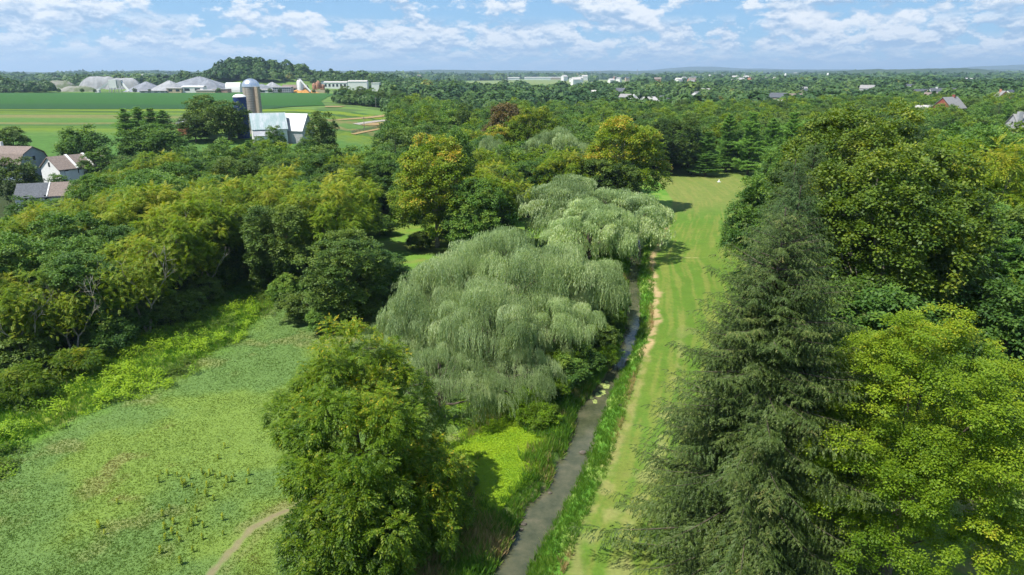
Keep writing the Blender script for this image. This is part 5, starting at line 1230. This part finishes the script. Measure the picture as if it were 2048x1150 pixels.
x, y = scatter(125000, -26, 34, 30, 150, lambda x, y: inview(x, y) & ((np.hypot((x-b0[0])/4.6, (y-b0[1])/7.2)+(fbm(x, y, 3, 3, 5)-.5)*1.5 > .75)) & (((x > cr(y)-.08) & (x < fl(y)+.35*(fbm(x, y, 2, 2, 4)))) | ((x < cl(y)+.08) & (x > cl(y)-9.5))), 1.9)
rb = x > (cl(y)+cr(y))/2; n2 = fbm(x, y, 2.6, 4, 2); n5 = fbm(x, y, 6, 3, 12)
tn = np.where(rb, .30+.45*n2+.5*ss(x-fl(y), -.9, .2)*ss(n5, .4, .6), .15+.6*n2+.35*ss(n5, .5, .62))
sz = np.where(rb, .55+.35*n2, .8+.6*n5)*rg.uniform(.7, 1.25, len(x))
stuff('bank_grass', x, y, TGb, sz, tn, M_bank, 'long green and straw-coloured grass on both creek banks', 'grass', .12)
x, y = scatter(70000, -24, 30, 36, 120, lambda x, y: inview(x, y) & (x < cl(y)-1.2) & (x > cl(y)-12) & (fbm(x, y, 5, 3, 15) > .46), 1.6)
b = gpt(1010, 920)
stuff('bank_herbs', x, y, TW, .75+.5*fbm(x, y, 2, 2, 3), .12+.7*fbm(x, y, 3.5, 3, 6), M_weed, 'leafy herbs on the left creek bank under the willows', 'herbs', .14, zoff=.2)
x, y = scatter(30000, b[0]-6, b[0]+6, b[1]-9, b[1]+9, lambda x, y: (np.hypot((x-b[0])/4.6, (y-b[1])/7.2)+(fbm(x, y, 3, 3, 5)-.5)*1.5+rg.normal(0, .12, len(x)) < .9) & (x < cl(y)-1.5), 1.0)
stuff('ground_cover', x, y, TW, .62+.3*fbm(x, y, 1.5, 2, 3), .92+.5*(fbm(x, y, 2, 2, 4)-.5), M_weed, 'bright lime-green leafy patch between the near walnut and the creek', 'ground cover', .08, zoff=.3)
# undergrowth on the shaded floor right of the fairway
x, y = scatter(26000, 16, 60, 34, 70, lambda x, y: inview(x, y) & (x > 18+np.interp(y, [0, 40, 60], [2, 3, 8])) & (fbm(x, y, 4, 3, 5) > .48), 1.4)
stuff('undergrowth', x, y, TG, rg.uniform(.7, 1.2, len(x)), .2+.6*fbm(x, y, 3, 3, 6), M_bank, 'thin grass on the shaded ground under the right-hand trees', 'undergrowth', .12)
# duckweed on the creek
def patch(px, py, r, sd_):
    x, y = gpt(px, py, WZ); rr_ = random.Random(sd_); v = [(0, 0, 0)]; n = 16
    for i in range(n): a = 2*PI*i/n; q = r*(.6+.55*rr_.random()); v.append((q*.55*math.cos(a), q*math.sin(a), 0))
    return [(x+a, y+b_, WZ+.012+c) for a, b_, c in v], [(0, 1+i, 1+(i+1) % n) for i in range(n)]
m = MB()
for k, a in enumerate([(1212, 772, .8), (1205, 785, .7), (1196, 790, .6), (1190, 803, .55), (1214, 764, .4), (1183, 796, .4), (1203, 768, .4), (1268, 528, .8), (1262, 540, .6), (1272, 470, 1.2)]): m.add(*patch(*a, k))
M_algae = mat_plain('duckweed', (.30, .36, .10), .8, noise=.2, scale=3); o = m.build('duckweed', M_algae); tag(o, 'pale green duckweed floating on the creek', 'duckweed', kind='stuff')
# sand and stones at the water's edge
M_stone = mat_plain('creek_stone', (.13, .11, .085), .9, noise=.2, scale=3)
for k, (px, py, s) in enumerate([(1166, 903, .36), (1048, 1045, .26), (1042, 1056, .2), (1100, 983, .2), (1240, 822, .26)]):
    x, y = gpt(px, py, -.6); bm_v = rdirs(rg, 60)*np.array([1, .8, .45])*s; 
    import bmesh
    bm = bmesh.new(); [bm.verts.new(tuple(v*(1+rg.normal(0, .06)))) for v in bm_v]; bmesh.ops.convex_hull(bm, input=bm.verts)
    me = bpy.data.meshes.new('stone'); bm.to_mesh(me); bm.free(); me.materials.append(M_stone)
    o = obj_from_mesh('stone', me); o.location = (x, y, max(float(gz(x, y)), WZ)+s*.1); tag(o, ['brown stone at the right edge of the creek, midway', 'larger of two brown stones at the left creek edge near the bottom', 'smaller of two brown stones at the left creek edge near the bottom', 'small brown stone at the left creek edge by the leafy patch', 'brown stone in the grass strip right of the creek'][k], 'stone', 'stones along the creek')
# yellow weeds standing in the meadow
def weed_plant_mesh(seed):
    r = random.Random(seed); q = []; t = []
    for i in range(26):
        z = .15+.85*i/26; a = i*2.4; w = .30*(1-.55*z)
        q.append(leaf((0, 0, z), (math.cos(a), math.sin(a), .25), (0, 0, 1), w*r.uniform(.8, 1.2), .14)); t.append(.25+.7*z+r.uniform(-.15, .15))
    for i in range(5): q.append(leaf((0, 0, .95), (r.uniform(-.6, .6), r.uniform(-.6, .6), 1), (1, 0, 0), .2, .1)); t.append(1)
    return quad_mesh('leaves', np.array(q), M_golden, np.array(t)), quad_mesh('stem', tube([(0, 0, -.05), (0.02, 0, .5), (0, 0, 1)], [.02, .016, .008], 5), M_walnut, np.full(10, .3))
WM = [weed_plant_mesh(k) for k in range(3)]
WP = [(322, 945), (336, 948), (356, 950), (365, 965), (380, 955), (372, 970), (405, 945), (412, 952), (420, 948), (432, 955), (455, 962), (465, 960), (450, 972), (415, 972), (396, 985), (413, 990), (428, 998), (373, 1003), (393, 1020), (340, 1015), (326, 1030), (236, 1005), (318, 962), (367, 972), (385, 972), (446, 1037), (395, 1040), (385, 1048), (407, 1052), (377, 1060), (345, 1065), (356, 1070), (332, 1078), (405, 1075), (447, 1066), (197, 1050), (210, 1065), (322, 1103), (386, 1100), (362, 1125), (450, 893), (480, 905), (498, 947), (437, 915), (330, 1056), (495, 965), (468, 950), (348, 1045), (360, 1080), (200, 1054), (442, 950), (425, 940)]
for k, (px, py) in enumerate(WP):
    x, y = gpt(px, py+4); s = .55+.5*((k*61 % 17)/17); e = tag(empty('golden_weed', (x, y, float(gz(x, y))), k*1.3), 'yellow-leaved weed stalk standing in the meadow grass', 'weed', 'yellow weed stalks in the meadow'); e.scale = (s*.85, s*.85, s*.68)
    a, b_ = WM[k % 3]; obj_from_mesh('leaves', a, e); obj_from_mesh('stem', b_, e)

# the small white marker at the fairway's end
x, y = gpt(1438, 364); e = tag(empty('tee_marker', (x, y, float(gz(x, y)))), 'small white cone marker in front of the fairway-end pines', 'marker')
MB().lathe([(.3, 0), (.24, .25), (.1, .7), (.02, .85)], 14).build('cone', W_white, e, True); MB().box(-.5, -.5, -.05, .5, .5, .06).build('base', W_white, e)

# ------------------------------------------------------------------ the air
def add_haze():
    m = bpy.data.materials.new('haze_air'); m.use_nodes = True; t = NT(m.node_tree)
    v = t.n('ShaderNodeVolumePrincipled', ins={'Color': (.58, .78, 1.0, 1), 'Density': HAZE, 'Anisotropy': 0.2})
    t.n('ShaderNodeOutputMaterial').inputs; out = [n for n in t.nt.nodes if n.type == 'OUTPUT_MATERIAL'][0]; t.nt.links.new(v.outputs[0], out.inputs['Volume'])
    mb = MB().box(-32000, -200, -80, 32000, 27500, 400); o = mb.build('haze', m); o['kind'] = 'stuff'; o['label'] = 'thin blue summer haze over the whole valley'; o['category'] = 'haze'
HAZE = 0.000085
if HAZE: add_haze()
